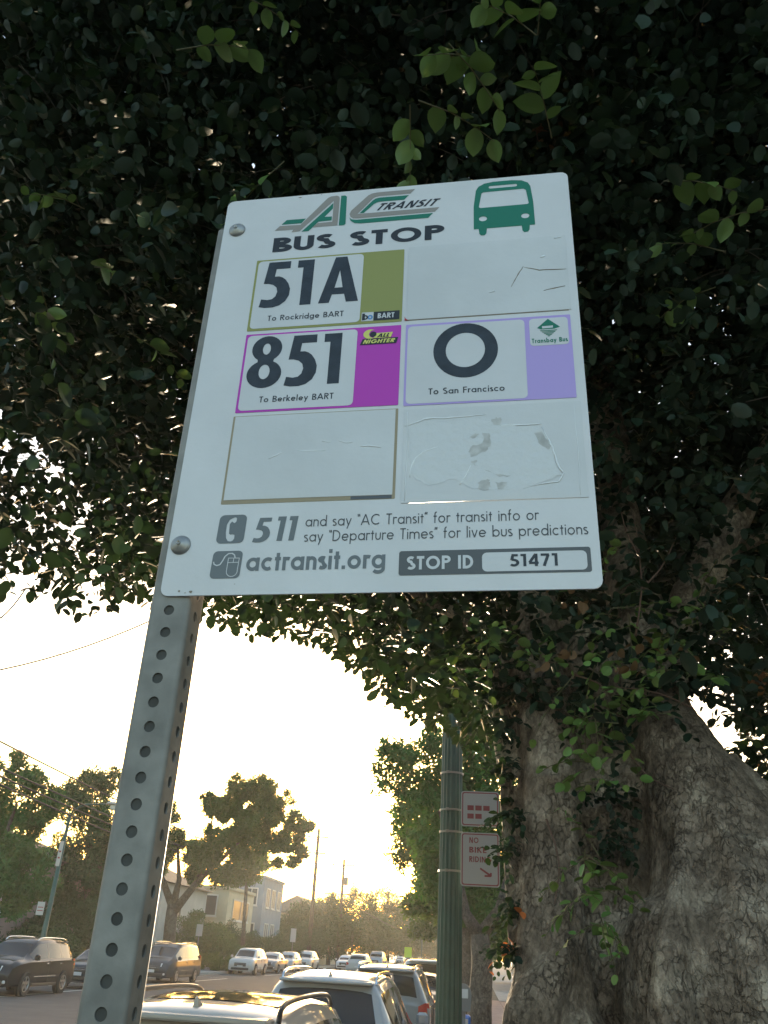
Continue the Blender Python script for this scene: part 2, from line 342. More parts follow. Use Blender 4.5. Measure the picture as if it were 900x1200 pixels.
# 851
s2 = sticker(5.4, 22.88, 24.72, 34.5, M_purple, label='magenta route sticker for the 851')
card(s2, 5.68, 23.15, 19.42, 34.25)
b = MB()
shape(b, [arc(8.3, 28.3, 2.15, 2.05, 63, -243, 26)[:] + arc(8.32, 32.1, 1.88, 1.93, 237, -57, 26)[:], ell(8.29, 32.05, .5, .85, 16), ell(8.3, 28.62, .68, 1.08, 18)], .0009)
shape(b, [mv(T5, 4.45, -12.35)], .0009); shape(b, [mv(T1, 4.42, -12.35)], .0009)
b.build('numeral', M_navy, s2)
print_text('lettering', 'To Berkeley BART', .0815, .2418, .0893, .0085, M_navy, s2, .0009, w=.15, gap=.13)
b = MB(); moon = arc(21.0, 33.35, .85, .72, 60, 300, 16) + arc(21.45, 33.35, .6, .6, 285, 75, 12); shape(b, [moon], .0009)
shape(b, [[(21.7, 33.45), (23.75, 33.5), (23.5, 32.72), (21.4, 32.72)]], .00085); b.build('logo_moon', M_yel, s2)
b = MB(); shape(b, [ell(21.35, 33.3, .42, .42, 14)], .00095); shape(b, [[(20.1, 32.66), (24.4, 32.66), (24.2, 31.78), (19.8, 31.78)]], .0009); b.build('logo_plate', M_black, s2)
print_text('lettering', 'ALL', .2185, .3279, .0140, .0056, M_black, s2, .0010, w=.24, gap=.12, slant=.4)
print_text('lettering', 'NIGHTER', .2015, .3194, .0375, .0058, M_yel, s2, .0010, w=.22, gap=.12, slant=.35)
# O
s3 = sticker(25.3, 22.68, 44.6, 34.45, M_violet, label='pale violet route sticker for the O line')
card(s3, 25.55, 22.92, 39.3, 34.12)
b = MB(); shape(b, [ell(32.4, 30.12, 3.76, 3.95, 44), ell(32.38, 30.15, 2.28, 2.5, 40)], .0009); b.build('numeral', M_navy, s3)
print_text('lettering', 'To San Francisco', .2815, .2405, .0862, .0085, M_navy, s3, .0009, w=.15, gap=.13)
b = MB(); shape(b, [rrect(39.85, 30.12, 44.27, 34.1, .45)], .0007); g = b.build('logo_plate', M_white, s3)
b = MB(); shape(b, [[(42.02, 33.95), (43.35, 32.68), (42.7, 32.45), (41.2, 32.44), (40.72, 32.68)], [(41.3, 32.92), (42.55, 32.95), (42.55, 32.62), (41.3, 32.58)]], .0009)
for q in range(5):
    y = 32.3 - q * .2; hw = (y - 31.3) * 1.0; shape(b, [[(42.03 - hw, y), (42.03 + hw, y), (42.03 + hw - .1, y - .12), (42.03 - hw + .1, y - .12)]][:1], .0009)
b.build('logo_diamond', M_green, s3)
print_text('lettering', 'Transbay Bus', .4005, .3050, .0405, .0066, M_green, s3, .0009, w=.19, gap=.14)
# blanking stickers
def blank(x0, y0, x1, y1, lab, t=.0007):
    nx, ny = 40, 26; V = []; 
    for j in range(ny + 1):
        for i in range(nx + 1):
            x = x0 + (x1 - x0) * i / nx; y = y0 + (y1 - y0) * j / ny
            e = min(i, nx - i, j, ny - j); hz = noise.noise(Vector((x * .22, y * .22, x0))) * .00035 + noise.noise(Vector((x * .7, y * .7, y0))) * .00012
            V.append((x / 100, y / 100, t + (hz + .0002 if e > 0 else 0)))
    F_ = [(j * (nx + 1) + i, j * (nx + 1) + i + 1, (j + 1) * (nx + 1) + i + 1, (j + 1) * (nx + 1) + i) for j in range(ny) for i in range(nx)]
    b = MB(); b.add(V, F_); b.box(x0 / 100, x1 / 100, y0 / 100, y1 / 100, .0001, t - .0001)
    return b.build('blank_sticker', M_blank, sign, smooth=True, label=lab)
M_edge = mat('old_paper_edge', (.22, .19, .15), rough=.7)
M_peel = mat('torn_paper', (.47, .475, .485), rough=.85, var=.2, vscale=90)
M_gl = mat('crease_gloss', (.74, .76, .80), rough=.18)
def wrinkle(par, pts, rad, m=M_gl, z=.0011):
    b = MB(); n = len(pts); P = [Vector((x / 100, y / 100, z)) for x, y in pts]; Q = []
    for i in range(n - 1):
        for k in range(4):
            p = P[i].lerp(P[i + 1], k / 4); Q.append(p + Vector((random.uniform(-1, 1), random.uniform(-1, 1), 0)) * .0004)
    Q.append(P[-1]); k = len(Q)
    b.tube(Q, [rad * (.25 + .75 * math.sin(PI * (i + .5) / k)) * random.uniform(.7, 1.3) for i in range(k)], 5)
    b.v = [(x, y, z + (zz - z) * .35) for x, y, zz in b.v]
    return b.build('crease', m, par, smooth=True)
bTR = blank(25.32, 35.22, 44.78, 47.0, 'plain white sticker with a few creases, covering the upper right route slot')
for p in ([(39.5, 42.4), (38.9, 41.2), (37.93, 39.2)],): wrinkle(bTR, p, .0006, M_edge, .0012)
for p in ([(39.6, 42.2), (41.4, 41.6), (44.57, 41.45)], [(41.7, 38.3), (44.3, 38.8)]): wrinkle(bTR, p, .0007, M_edge, .0011)
wrinkle(bTR, [(41.6, 43.6), (42.2, 43.9)], .0014); wrinkle(bTR, [(35.3, 38.6), (36.0, 38.8)], .0010); wrinkle(bTR, [(43.4, 46.6), (44.3, 46.8)], .0012)
M_red = mat('print_red', (.45, .03, .06), rough=.4, spec=.3)
b = MB(); slab(b, [(25.2, 35.1), (44.5, 35.1), (44.5, 35.22), (25.2, 35.22)], .0001, .0004); b.build('under_sticker_edge', M_edge, sign)
b = MB(); shape(b, [[(25.1, 35.12), (25.1, 35.75), (25.22, 35.4), (25.4, 35.25), (25.6, 35.12)]], .0009); b.build('under_sticker_edge', M_red, sign)
bBL = blank(5.55, 11.25, 24.45, 22.3, 'smooth white sticker with its lower edge lifting, covering the lower left route slot')
b = MB(); slab(b, rrect(5.3, 10.75, 24.75, 22.4, .1), .00005, .00035); b.build('under_sticker_edge', mat('old_tan_edge', (.30, .25, .17), rough=.6), sign)
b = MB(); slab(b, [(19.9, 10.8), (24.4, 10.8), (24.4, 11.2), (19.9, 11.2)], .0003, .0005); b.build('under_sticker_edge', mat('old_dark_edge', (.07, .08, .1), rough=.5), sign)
for p in ([(13.5, 17.3), (16.63, 17.15)], [(16.24, 18.35), (17.28, 18.3)], [(18.15, 18.43), (18.9, 18.1), (19.79, 18.1)], [(20.6, 17.5), (21.8, 17.55), (23.0, 17.25)], [(10.2, 16.4), (11.2, 16.9), (11.6, 17.2)]): wrinkle(bBL, p, .0008)
bBR = blank(25.42, 10.15, 45.0, 22.15, 'wrinkled white sticker with torn peeling patches, covering the lower right route slot')
for p in ([(25.5, 19.9), (27, 20.4), (28.0, 20.8), (30.88, 20.75), (34.58, 20.95)], [(26.3, 13.3), (26.4, 14.6), (26.9, 15.7), (27.66, 16.44), (29.3, 17.0)],
          [(36.2, 19.4), (38.2, 19.35), (40.6, 19.4)], [(40.65, 19.0), (41.2, 17.6), (41.63, 16.4), (42.14, 13.9), (42.63, 13.1), (42.1, 12.1), (40.05, 11.9), (38.4, 11.4)], [(32.9, 14.5), (32.3, 13.2), (31.7, 12.1)]):
    wrinkle(bBR, p, .0011)
for c0 in (25.8, 44.2): wrinkle(bBR, [(c0, 21.8), (c0 + .1, 16), (c0, 10.4)], .0005, M_gl)
b = MB(); film = [(26.0, 19.6), (28.2, 20.4), (31, 20.3), (34.4, 20.6), (38.2, 19.1), (40.4, 19.1), (41.5, 16.8), (42.0, 14.0), (42.4, 13.0), (40.2, 12.0), (38.2, 11.6), (35, 11.2), (32.4, 11.9), (31.2, 12.9), (28.4, 12.2), (26.6, 13.2), (26.2, 16.0)]
ff = []
for i in range(len(film)):
    (ax, ay), (cx_, cy_) = film[i], film[(i + 1) % len(film)]
    for k in range(4): ff.append((ax + (cx_ - ax) * k / 4 + random.uniform(-.16, .16), ay + (cy_ - ay) * k / 4 + random.uniform(-.16, .16)))
shape(b, [ff], .00118); b.build('peeling_film', mat('peeling_film', (.58, .595, .625), rough=.25, bump=.12, bscale=90, spec=.5), bBR)
for p in ([(34.2, 18.6), (34.9, 18.5), (35.1, 17.6), (34.9, 16.6), (34.2, 16.0), (33.0, 15.6), (32.6, 16.1), (33.2, 16.9), (34.2, 17.2), (34.4, 17.8)], [(32.6, 18.0), (33.4, 18.5), (33.9, 18.4), (33.3, 17.9)],
          [(39.79, 18.29), (40.62, 18.42), (41.0, 17.5), (41.61, 16.41), (41.05, 15.95), (40.27, 16.8)], [(33.63, 12.32), (34.2, 12.7), (34.85, 12.58), (35.0, 12.0), (34.7, 11.5), (33.75, 11.38)],
          [(35.52, 12.24), (36.6, 12.2), (36.31, 11.43), (35.64, 11.46)], [(35.13, 20.22), (35.8, 20.5), (36.25, 20.33), (36.23, 19.49), (35.4, 19.53)], [(34.2, 13.9), (35.6, 13.3), (37.2, 12.9), (35.8, 13.0)], [(33.0, 15.0), (33.5, 15.1), (33.3, 14.4)]):
    pj = []
    for i in range(len(p)):
        (ax, ay), (cx_, cy_) = p[i], p[(i + 1) % len(p)]
        for k in range(3): pj.append((ax + (cx_ - ax) * k / 3 + random.uniform(-.13, .13), ay + (cy_ - ay) * k / 3 + random.uniform(-.13, .13)))
    b = MB(); shape(b, [pj], .0013); b.build('torn_patch', M_peel, bBR)
# information lines
b = MB(); shape(b, [rrect(5.35, 5.95, 8.45, 9.4, .55, .03), [(7.0, 9.03), (7.2, 9.1), (7.39, 9.0), (7.38, 8.6), (7.2, 8.38), (7.0, 8.5), (6.88, 8.6), (6.66, 8.28), (6.72, 7.1), (6.95, 6.98), (7.05, 7.05), (7.36, 6.95), (7.38, 6.5), (7.2, 6.25), (7.0, 6.18), (6.7, 6.22), (6.45, 6.6), (6.34, 7.3), (6.34, 8.22), (6.6, 8.8)][::1]], L1)
b.build('phone_icon', M_grey, panel)
b = MB(); shape(b, [rrect(5.2, 1.85, 8.5, 5.05, .5, .03)], L1)
ic = b.build('mouse_icon', M_grey, panel)
b = MB()
for pts, w in (([(5.44, 3.79), (5.55, 3.5), (5.85, 3.35), (6.2, 3.45), (6.45, 3.9), (6.65, 4.4), (7.0, 4.72), (7.4, 4.74), (7.68, 4.55), (7.8, 4.17)], .13), ([(7.06, 4.19), (8.26, 4.17), (8.2, 2.7)] + arc(7.62, 2.65, .6, .6, 0, -180, 8) + [(7.02, 2.7), (7.06, 4.19)], .08), ([(7.03, 3.66), (8.25, 3.68)], .08), ([(7.64, 3.7), (7.66, 4.2)], .08)):
    L, Rr = ribbon([(x / 100, y / 100) for x, y in pts], w / 100); n = len(L); zz = L2 + len(b.v) * 1e-6
    b.add([(x, y, zz) for x, y in L + Rr], [(n + k, n + k + 1, k + 1, k) for k in range(n - 1)])
b.build('mouse_drawing', M_white, panel)
b = MB(); k = .40
shape(b, [mv(T5, 2.85 + .1, -32.7, .47, .39, 6.46, 38.7, .04)], L1); shape(b, [mv(T1, .8, -32.6, .42, .39, 11.0, 38.7, .04)], L1); shape(b, [mv(T1, 2.1, -32.6, .42, .39, 11.0, 38.7, .04)], L1)
b.build('numeral', M_grey, panel)
M_ink = mat('print_ink', (.055, .06, .07), rough=.35, spec=.3)
print_text('lettering', 'and say “AC Transit” for transit info or', .1515, .0770, .2465, .0128, M_ink, panel, L1, w=.10, gap=.13)
print_text('lettering', 'say “Departure Times” for live bus predictions', .1515, .0590, .2950, .0128, M_ink, panel, L1, w=.10, gap=.13)
print_text('lettering', 'actransit.org', .0910, .0265, .1490, .0235, M_grey, panel, L1, w=.17, gap=.10)
b = MB(); shape(b, [rrect(25.43, 1.78, 44.75, 4.52, .25)], L1); ip = b.build('stop_id_plate', mat('print_charcoal', (.06, .065, .075), rough=.35), panel)
b = MB(); shape(b, [rrect(33.95, 2.02, 44.35, 4.12, .5)], L2); b.build('stop_id_window', M_white, panel)
print_text('lettering', 'STOP ID', .2628, .0240, .0680, .0150, M_white, panel, L2, w=.2, gap=.13)
print_text('lettering', '51471', .3672, .0250, .0478, .0136, M_navy, panel, L3, w=.18, gap=.12)
b = MB()
for x, y, r in ((13.1, 57.95, .12), (10.2, 57.75, .2), (10.0, 57.8, .1), (2.1, .5, .18), (3.4, .42, .25), (2.8, .3, .1), (26.3, 17.0, .06), (8.1, 1.2, .07)):
    b = MB(); shape(b, [[(x + r * random.uniform(.6, 1.3) * math.cos(a), y + r * .6 * random.uniform(.6, 1.3) * math.sin(a)) for a in (0, .9, 1.9, 2.8, 3.8, 4.9)]], L1); b.build('paint_chip', M_edge, panel)
for x, y in ((1.92, 52.6), (1.43, 5.89)):
    b = MB(); b.lathe([(0.0, .0058), (.0022, .0057), (.0045, .0048), (.0085, .0034), (.0108, .0018), (.0113, .0005), (.0113, 0), (0, 0)][::-1], 28, (x / 100, y / 100, 0)); bo = b.build('bolt', M_bolt, sign, smooth=True)
    b = MB(); b.lathe([(.0022, .0050), (.0028, .0066), (.0020, .0070), (.0012, .0060), (0, .0058)], 14, (x / 100 - .0008, y / 100 + .0008, 0)); b.build('bolt_pin', M_bolt, bo, smooth=True)
# perforated square post: every hole is a real opening
PW, PP, HR = .0435, .0243, .0056
def post_mesh():
    b = MB(); z0, z1 = -2.06, .545; n = int((z1 - z0) / PP); r = .005; hw = PW / 2; fl = hw - r; seg = 12
    zoff = -.0149 - PP * 200; zs = z0
    for side in range(4):
        ca, sa = math.cos(side * PI / 2), math.sin(side * PI / 2)
        R2 = lambda x, y: (x * ca - y * sa, x * sa + y * ca)
        k0 = math.ceil((z0 - (-.0149)) / PP); k1 = math.floor((z1 + .0149) / PP)
        for k in range(k0, k1):
            zc = -.0149 + k * PP; out, inn = [], []
            per = []
            for q in range(16):
                a = 2 * PI * q / 16; cx, cz = math.cos(a), math.sin(a); s = 1 / max(abs(cx) , abs(cz)); per.append((cx * s * fl, cz * s * PP / 2)); inn.append((cx * HR, cz * HR))
            vs = []
            for (x, z) in per: X, Y = R2(x, -hw); vs.append((X, Y, zc + z))
            for (x, z) in inn: X, Y = R2(x, -hw); vs.append((X, Y, zc + z))
            for (x, z) in inn: X, Y = R2(x, -hw + .0017); vs.append((X, Y, zc + z))
            for (x, z) in per: X, Y = R2(x, -hw + .0017); vs.append((X, Y, zc + z))
            fs = []
            for q in range(16):
                p = (q + 1) % 16; fs += [(q, p, 16 + p, 16 + q), (16 + q, 16 + p, 32 + p, 32 + q), (32 + q, 32 + p, 48 + p, 48 + q)]
            b.add(vs, fs)
        zb, zt = -.0149 + (k0 - .5) * PP, -.0149 + (k1 - .5) * PP
        cs = [(hw - r + r * math.sin(t), -(hw - r) - r * math.cos(t)) for t in [PI / 2 * i / 4 for i in range(5)]]
        vs = [(*R2(x, y), z) for x, y in cs for z in (zb, zt)]
        b.add(vs, [(2 * i, 2 * i + 2, 2 * i + 3, 2 * i + 1) for i in range(4)])
    return b
pb = post_mesh()
po = pb.build('post', M_galv, sign, angle=40)
po.matrix_local = Matrix.Translation((.0108, 0, -.0025 - PW / 2)) @ Matrix(((1, 0, 0, 0), (0, 0, 1, 0), (0, -1, 0, 0), (0, 0, 0, 1))) @ Matrix.Rotation(math.radians(3), 4, 'Z')


hi = PW / 2 - .0019; b = MB(); b.box(-hi, hi, -hi, hi, -2.05, .54, .003); sleeve = b.build('hole_shade_sleeve', mat('hole_shade', (.06, .06, .057), rough=.7, metal=.1, var=.3, vscale=30), sign)  # sleeve added behind the holes; its dark colour stands for their shade
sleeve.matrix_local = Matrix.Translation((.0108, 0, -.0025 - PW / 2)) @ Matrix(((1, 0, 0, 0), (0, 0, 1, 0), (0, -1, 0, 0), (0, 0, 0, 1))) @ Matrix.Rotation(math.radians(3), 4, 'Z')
# ------------------------------------------------------------------ ground, road, kerbs, pavement
KR, KL = -.60, -17.4
M_asph = mat('asphalt', (.055, .055, .058), rough=.85, var=.22, vscale=1.3, bump=.3, bscale=160)
M_conc = mat('concrete', (.30, .29, .27), rough=.85, var=.14, vscale=3, bump=.2, bscale=90)
M_kerb = mat('kerb_concrete', (.32, .31, .29), rough=.85, var=.15, vscale=4)
M_soil = mat('soil', (.10, .085, .06), rough=.95, var=.3, vscale=1.5, bump=.5, bscale=30)
M_line = mat('road_paint', (.62, .62, .58), rough=.6, var=.15, vscale=12)
M_yline = mat('road_paint_yellow', (.55, .36, .05), rough=.6, var=.15, vscale=12)
M_ground = mat('ground', (.13, .12, .09), rough=.95, var=.3, vscale=.15)
b = MB(); b.add([(-900, -300, -.03), (900, -300, -.03), (900, 2500, -.03), (-900, 2500, -.03)], [(0, 1, 2, 3)]); b.build('ground', M_ground, kind='structure')
b = MB(); b.add([(KL, -40, 0), (KR, -40, 0), (KR, 700, 0), (KL, 700, 0)], [(0, 1, 2, 3)]); b.build('road', M_asph, kind='structure')
b = MB(); b.box(KR, KR + .16, -40, 700, -.02, .15, .015); b.build('kerb', M_kerb, kind='structure')
b = MB(); b.box(KL - .16, KL, -40, 700, -.02, .15, .015); b.build('kerb', M_kerb, kind='structure')
b = MB(); b.box(KR + .16, 1.0, -40, 300, -.02, .135); b.build('planting_strip', M_soil, kind='structure')
b = MB(); b.box(1.0, 5.4, -40, 700, -.02, .12); sw = b.build('pavement', M_soil, kind='structure')
b = MB(); b.box(KL - 4.2, KL - .16, -40, 700, -.02, .12); swl = b.build('pavement', M_conc, kind='structure')
M_brick = mat('pink_paving', (.30, .20, .17), rough=.85, var=.2, vscale=5, bump=.2, bscale=70)
sb = MB(); sb.box(-.455, .455, -.455, .455, 0, .05, .008); sme = sb.mesh('slab', M_conc)
sb = MB(); sb.box(-.455, .455, -.455, .455, 0, .05, .008); sme2 = sb.mesh('slab', M_brick)
for j in range(44):
    for i in range(4):
        o = link('paving_slab', sme2 if (i == 0 and j > 8) else sme, sw); o.location = (1.47 + i * .93 * 1.05, 4 + j * .95, .105 + random.uniform(-.002, .002))
b = MB(); b.box(1.0, 5.4, 46, 700, .119, .152); b.box(1.0, 5.4, -40, 3.4, .119, .152); b.build('far_paving', M_conc, sw, kind='stuff')
b = MB(); b.box(-.44, 1.0, 9.2, 46, .134, .151); b.build('verge_paving', M_brick, kind='structure')
def sheet(name, x0, x1, y0, y1, m, z=.004):
    b = MB(); b.add([(x0, y0, z), (x1, y0, z), (x1, y1, z), (x0, y1, z)], [(0, 1, 2, 3)]); return b.build(name, m, kind='structure')
sheet('parking_line', -15.0, -14.88, -30, 56, M_line); sheet('parking_line', -15.0, -14.88, 66, 500, M_line)
for x in (-9.0, -8.75): sheet('centre_line', x, x + .11, -30, 500, M_yline)
for k in range(26): sheet('lane_dash', -6.0, -5.88, -20 + k * 12, -17 + k * 12, M_line)
for k in range(9): sheet('parking_tick', -17.1, -14.9, 30 + k * 6.6, 30.1 + k * 6.6, M_line, .0045)

# ------------------------------------------------------------------ bark
def bark(name, c1, c2, c3, sc=1.0):
    m = bpy.data.materials.new(name); m.use_nodes = True; n = m.node_tree.nodes; l = m.node_tree.links; b = n['Principled BSDF']
    b.inputs['Roughness'].default_value = .92; b.inputs['Specular IOR Level'].default_value = .2
    tc = n.new('ShaderNodeTexCoord'); mp = n.new('ShaderNodeMapping'); mp.inputs['Scale'].default_value = (1, 1, .62); l.new(tc.outputs['Object'], mp.inputs[0])
    def tex(scale, det, rough=.55, src=None, dist=0.):
        t = n.new('ShaderNodeTexNoise'); t.inputs['Scale'].default_value = scale * sc; t.inputs['Detail'].default_value = det; t.inputs['Roughness'].default_value = rough; t.inputs['Distortion'].default_value = dist
        l.new(src or mp.outputs[0], t.inputs['Vector']); return t
    def rng(o, a, c, d=0., e=1.):
        r = n.new('ShaderNodeMapRange'); r.inputs[1].default_value = a; r.inputs[2].default_value = c; r.inputs[3].default_value = d; r.inputs[4].default_value = e; l.new(o, r.inputs[0]); return r.outputs[0]
    def mth(op, a, c, d=None):
        q = n.new('ShaderNodeMath'); q.operation = op
        for i, v in enumerate((a, c, d)):
            if v is None: continue
            if isinstance(v, (int, float)): q.inputs[i].default_value = v
            else: l.new(v, q.inputs[i])
        return q.outputs[0]
    wn = tex(48, 4); ad = n.new('ShaderNodeMixRGB'); ad.blend_type = 'ADD'; ad.inputs[0].default_value = .035; l.new(mp.outputs[0], ad.inputs[1]); l.new(wn.outputs[1], ad.inputs[2])
    vo = n.new('ShaderNodeTexVoronoi'); vo.feature = 'DISTANCE_TO_EDGE'; vo.inputs['Scale'].default_value = 54 * sc; l.new(ad.outputs[0], vo.inputs['Vector'])
    vc = n.new('ShaderNodeTexVoronoi'); vc.feature = 'F1'; vc.inputs['Scale'].default_value = 54 * sc; l.new(ad.outputs[0], vc.inputs['Vector'])
    where = rng(tex(7, 5, .7).outputs[0], .36, .58)                      # cracked plates only in patches
    wid = rng(tex(30, 4, .7).outputs[0], .38, .64, .0, .17)
    crack = mth('MINIMUM', mth('DIVIDE', vo.outputs['Distance'], mth('ADD', wid, .004)), 1.0)
    ck = mth('MULTIPLY_ADD', mth('SUBTRACT', crack, 1), where, 1.0)
    fine = tex(75, 9, .72, dist=.4).outputs[0]; mid = tex(22, 6, .65).outputs[0]
    pn = tex(4.2, 8, .7, tc.outputs['Object'])
    rp = n.new('ShaderNodeValToRGB'); rp.color_ramp.elements[0].position = .36; rp.color_ramp.elements[0].color = (*c1, 1); rp.color_ramp.elements[1].position = .62; rp.color_ramp.elements[1].color = (*c3, 1)
    e = rp.color_ramp.elements.new(.50); e.color = (*c2, 1); l.new(pn.outputs[0], rp.inputs[0])
    cellv = n.new('ShaderNodeSeparateColor'); l.new(vc.outputs['Color'], cellv.inputs[0])
    k1 = mth('MULTIPLY', rng(fine, .3, .7, .5, 1.35), rng(ck, 0, 1, .5, 1.0)); k2 = mth('MULTIPLY', k1, rng(cellv.outputs[0], 0, 1, .8, 1.15)); k3 = mth('MULTIPLY', k2, rng(mid, .3, .7, .72, 1.2))
    sc_ = n.new('ShaderNodeVectorMath'); sc_.operation = 'SCALE'; l.new(rp.outputs[0], sc_.inputs[0]); l.new(k3, sc_.inputs['Scale']); l.new(sc_.outputs[0], b.inputs['Base Color'])
    hgt = mth('ADD', mth('MULTIPLY', ck, .8), mth('MULTIPLY_ADD', fine, 1.0, mth('MULTIPLY', mid, 1.4)))
    bp = n.new('ShaderNodeBump'); bp.inputs['Strength'].default_value = 1.0; bp.inputs['Distance'].default_value = .010 / sc; l.new(hgt, bp.inputs['Height']); l.new(bp.outputs[0], b.inputs['Normal'])
    m.diffuse_color = (*c2, 1); return m
M_bark = bark('bark', (.13, .105, .082), (.25, .20, .16), (.46, .395, .32))
M_bark2 = bark('bark_far', (.10, .08, .06), (.15, .125, .10), (.2, .17, .14), .5)

# ------------------------------------------------------------------ the big street tree beside the sign
tree = empty('street_tree', (.62, 2.6, .13), label='large gnarled tree with forked rough trunk and dense dark canopy over the bus stop sign', cat='tree')
TW = Matrix.Translation(tree.location).inverted()
def remeshed(name, chains, m, parent, vox, disp):
    """chains of (point, radius): swept balls joined into one skin, with bark relief pushed into the mesh"""
    bmx = MB()
    for ch in chains:
        P = [Vector(p) for p, r in ch]; Rr = [r for p, r in ch]; PP_, RR = [], []
        for i in range(len(P) - 1):
            p0 = P[max(i - 1, 0)]; p1 = P[i]; p2 = P[i + 1]; p3 = P[min(i + 2, len(P) - 1)]
            for k in range(5):
                t = k / 5; PP_.append(.5 * ((2 * p1) + (p2 - p0) * t + (2 * p0 - 5 * p1 + 4 * p2 - p3) * t * t + (3 * p1 - p0 - 3 * p2 + p3) * t ** 3)); RR.append(Rr[i] + (Rr[i + 1] - Rr[i]) * t)
        PP_.append(P[-1]); RR.append(Rr[-1]); bmx.tube(PP_, RR, 20)
    me = bmx.mesh(name, m); o = bpy.data.objects.new(name + '_tmp', me); COL.objects.link(o)
    r = o.modifiers.new('r', 'REMESH'); r.mode = 'VOXEL'; r.voxel_size = vox; s = o.modifiers.new('s', 'SMOOTH'); s.iterations = 6; s.factor = .6
    dg = bpy.context.evaluated_depsgraph_get(); ev = o.evaluated_get(dg); nm = bpy.data.meshes.new_from_object(ev); bpy.data.objects.remove(o)
    n = len(nm.vertices); co = np.empty(n * 3, np.float32); nm.vertices.foreach_get('co', co); co = co.reshape(-1, 3); no = np.empty(n * 3, np.float32); nm.vertex_normals.foreach_get('vector', no); no = no.reshape(-1, 3)
    d = np.empty(n, np.float32); fr = noise.fractal; tn = noise.noise
    for i in range(n):
        x, y, z = map(float, co[i]); w = tn((x * 3, y * 3, z * 2)) * .25
        a = tn((x * 4.5, y * 4.5, z * 2.2)) * 2.6 + tn((x * 11, y * 11, z * 4)) * 1.0
        e = 1 - abs(tn((x * 17 + w * 4, y * 17 + w * 4, z * 6.5))) * 2
        f = tn((x * 42, y * 42, z * 26)) * .45
        d[i] = a - max(e, 0) ** 3 * .9 + f
    co += no * (d * disp)[:, None]
    nm.vertices.foreach_set('co', co.ravel()); nm.transform(TW); nm.materials.clear(); nm.materials.append(m); nm.shade_smooth(); nm.update()
    ob = bpy.data.objects.new(name, nm); COL.objects.link(ob); ob.parent = parent; return ob
def ch(*q): return [(at(x, y, Y), r) for x, y, Y, r in q]
def base(p, r): return (Vector(p), r)
chains = [
    [base((.40, 2.62, -.05), .32), base((.42, 2.58, .5), .22), base((.42, 2.53, 1.1), .15)] + ch((655, 1230, 2.5, .130), (650, 1170, 2.5, .108), (646, 1080, 2.5, .094), (643, 960, 2.52, .088), (637, 850, 2.55, .082), (626, 730, 2.62, .078), (606, 600, 2.75, .075), (575, 420, 3.0, .07), (520, 200, 3.3, .06), (470, 20, 3.6, .045)),
    [base((1.0, 2.66, -.05), .52), base((.98, 2.62, .6), .38), base((.96, 2.58, 1.2), .31)] + ch((866, 1200, 2.5, .290), (868, 1080, 2.5, .262), (838, 985, 2.52, .196), (800, 905, 2.56, .130), (768, 830, 2.62, .105), (748, 740, 2.75, .09), (720, 560, 3.1, .08), (700, 380, 3.5, .07), (690, 150, 4.0, .05)),
    [base((1.35, 2.8, .2), .30), base((1.32, 2.75, .9), .24)] + ch((985, 1180, 2.62, .19), (950, 1060, 2.62, .15), (900, 990, 2.6, .10), (850, 930, 2.6, .07)),
    ch((775, 850, 2.66, .07), (800, 740, 2.7, .065), (835, 655, 2.75, .065), (880, 570, 2.85, .06), (960, 450, 3.0, .055), (1080, 250, 3.3, .04)),
    ch((705, 1260, 2.68, .15), (704, 1100, 2.68, .145), (704, 1000, 2.68, .145), (702, 920, 2.69, .14), (692, 840, 2.72, .125), (676, 740, 2.76, .10)),
    ch((613, 1240, 2.42, .060), (622, 1185, 2.40, .070), (650, 1140, 2.42, .050), (668, 1100, 2.44, .03)),
    ch((905, 1260, 2.26, .07), (880, 1150, 2.24, .06), (872, 1050, 2.28, .045), (840, 960, 2.36, .035)),
    ch((790, 1260, 2.26, .06), (785, 1160, 2.26, .05), (795, 1060, 2.30, .04), (800, 960, 2.40, .03)),
    ch((606, 1130, 2.56, .022), (600, 1040, 2.58, .026), (594, 940, 2.60, .03), (590, 850, 2.62, .032), (590, 740, 2.66, .035)),
    ch((935, 1010, 2.55, .05), (905, 958, 2.55, .06), (878, 925, 2.56, .05), (850, 890, 2.58, .035)),
    ch((705, 1010, 2.60, .03), (722, 950, 2.56, .035), (745, 900, 2.56, .04)),
]
trunk = remeshed('trunk', chains, M_bark, tree, .0105, .0075)
def limb(pts, r0, r1, n=9, name='branch', m=None):
    P = [Vector(p) for p in pts]; b = MB(); Q = []
    for i in range(len(P) - 1):
        p0 = P[max(i - 1, 0)]; p1 = P[i]; p2 = P[i + 1]; p3 = P[min(i + 2, len(P) - 1)]
        for k in range(5):
            t = k / 5; Q.append(.5 * ((2 * p1) + (p2 - p0) * t + (2 * p0 - 5 * p1 + 4 * p2 - p3) * t * t + (3 * p1 - p0 - 3 * p2 + p3) * t ** 3) + Vector((random.gauss(0, 1), random.gauss(0, 1), random.gauss(0, 1))) * r0 * .15)
    Q.append(P[-1]); k = len(Q); b.tube(Q, [r0 + (r1 - r0) * i / (k - 1) for i in range(k)], n)
    b.v = [tuple(TW @ Vector(v)) for v in b.v]
    return b.build(name, m or M_bark, tree, smooth=True)
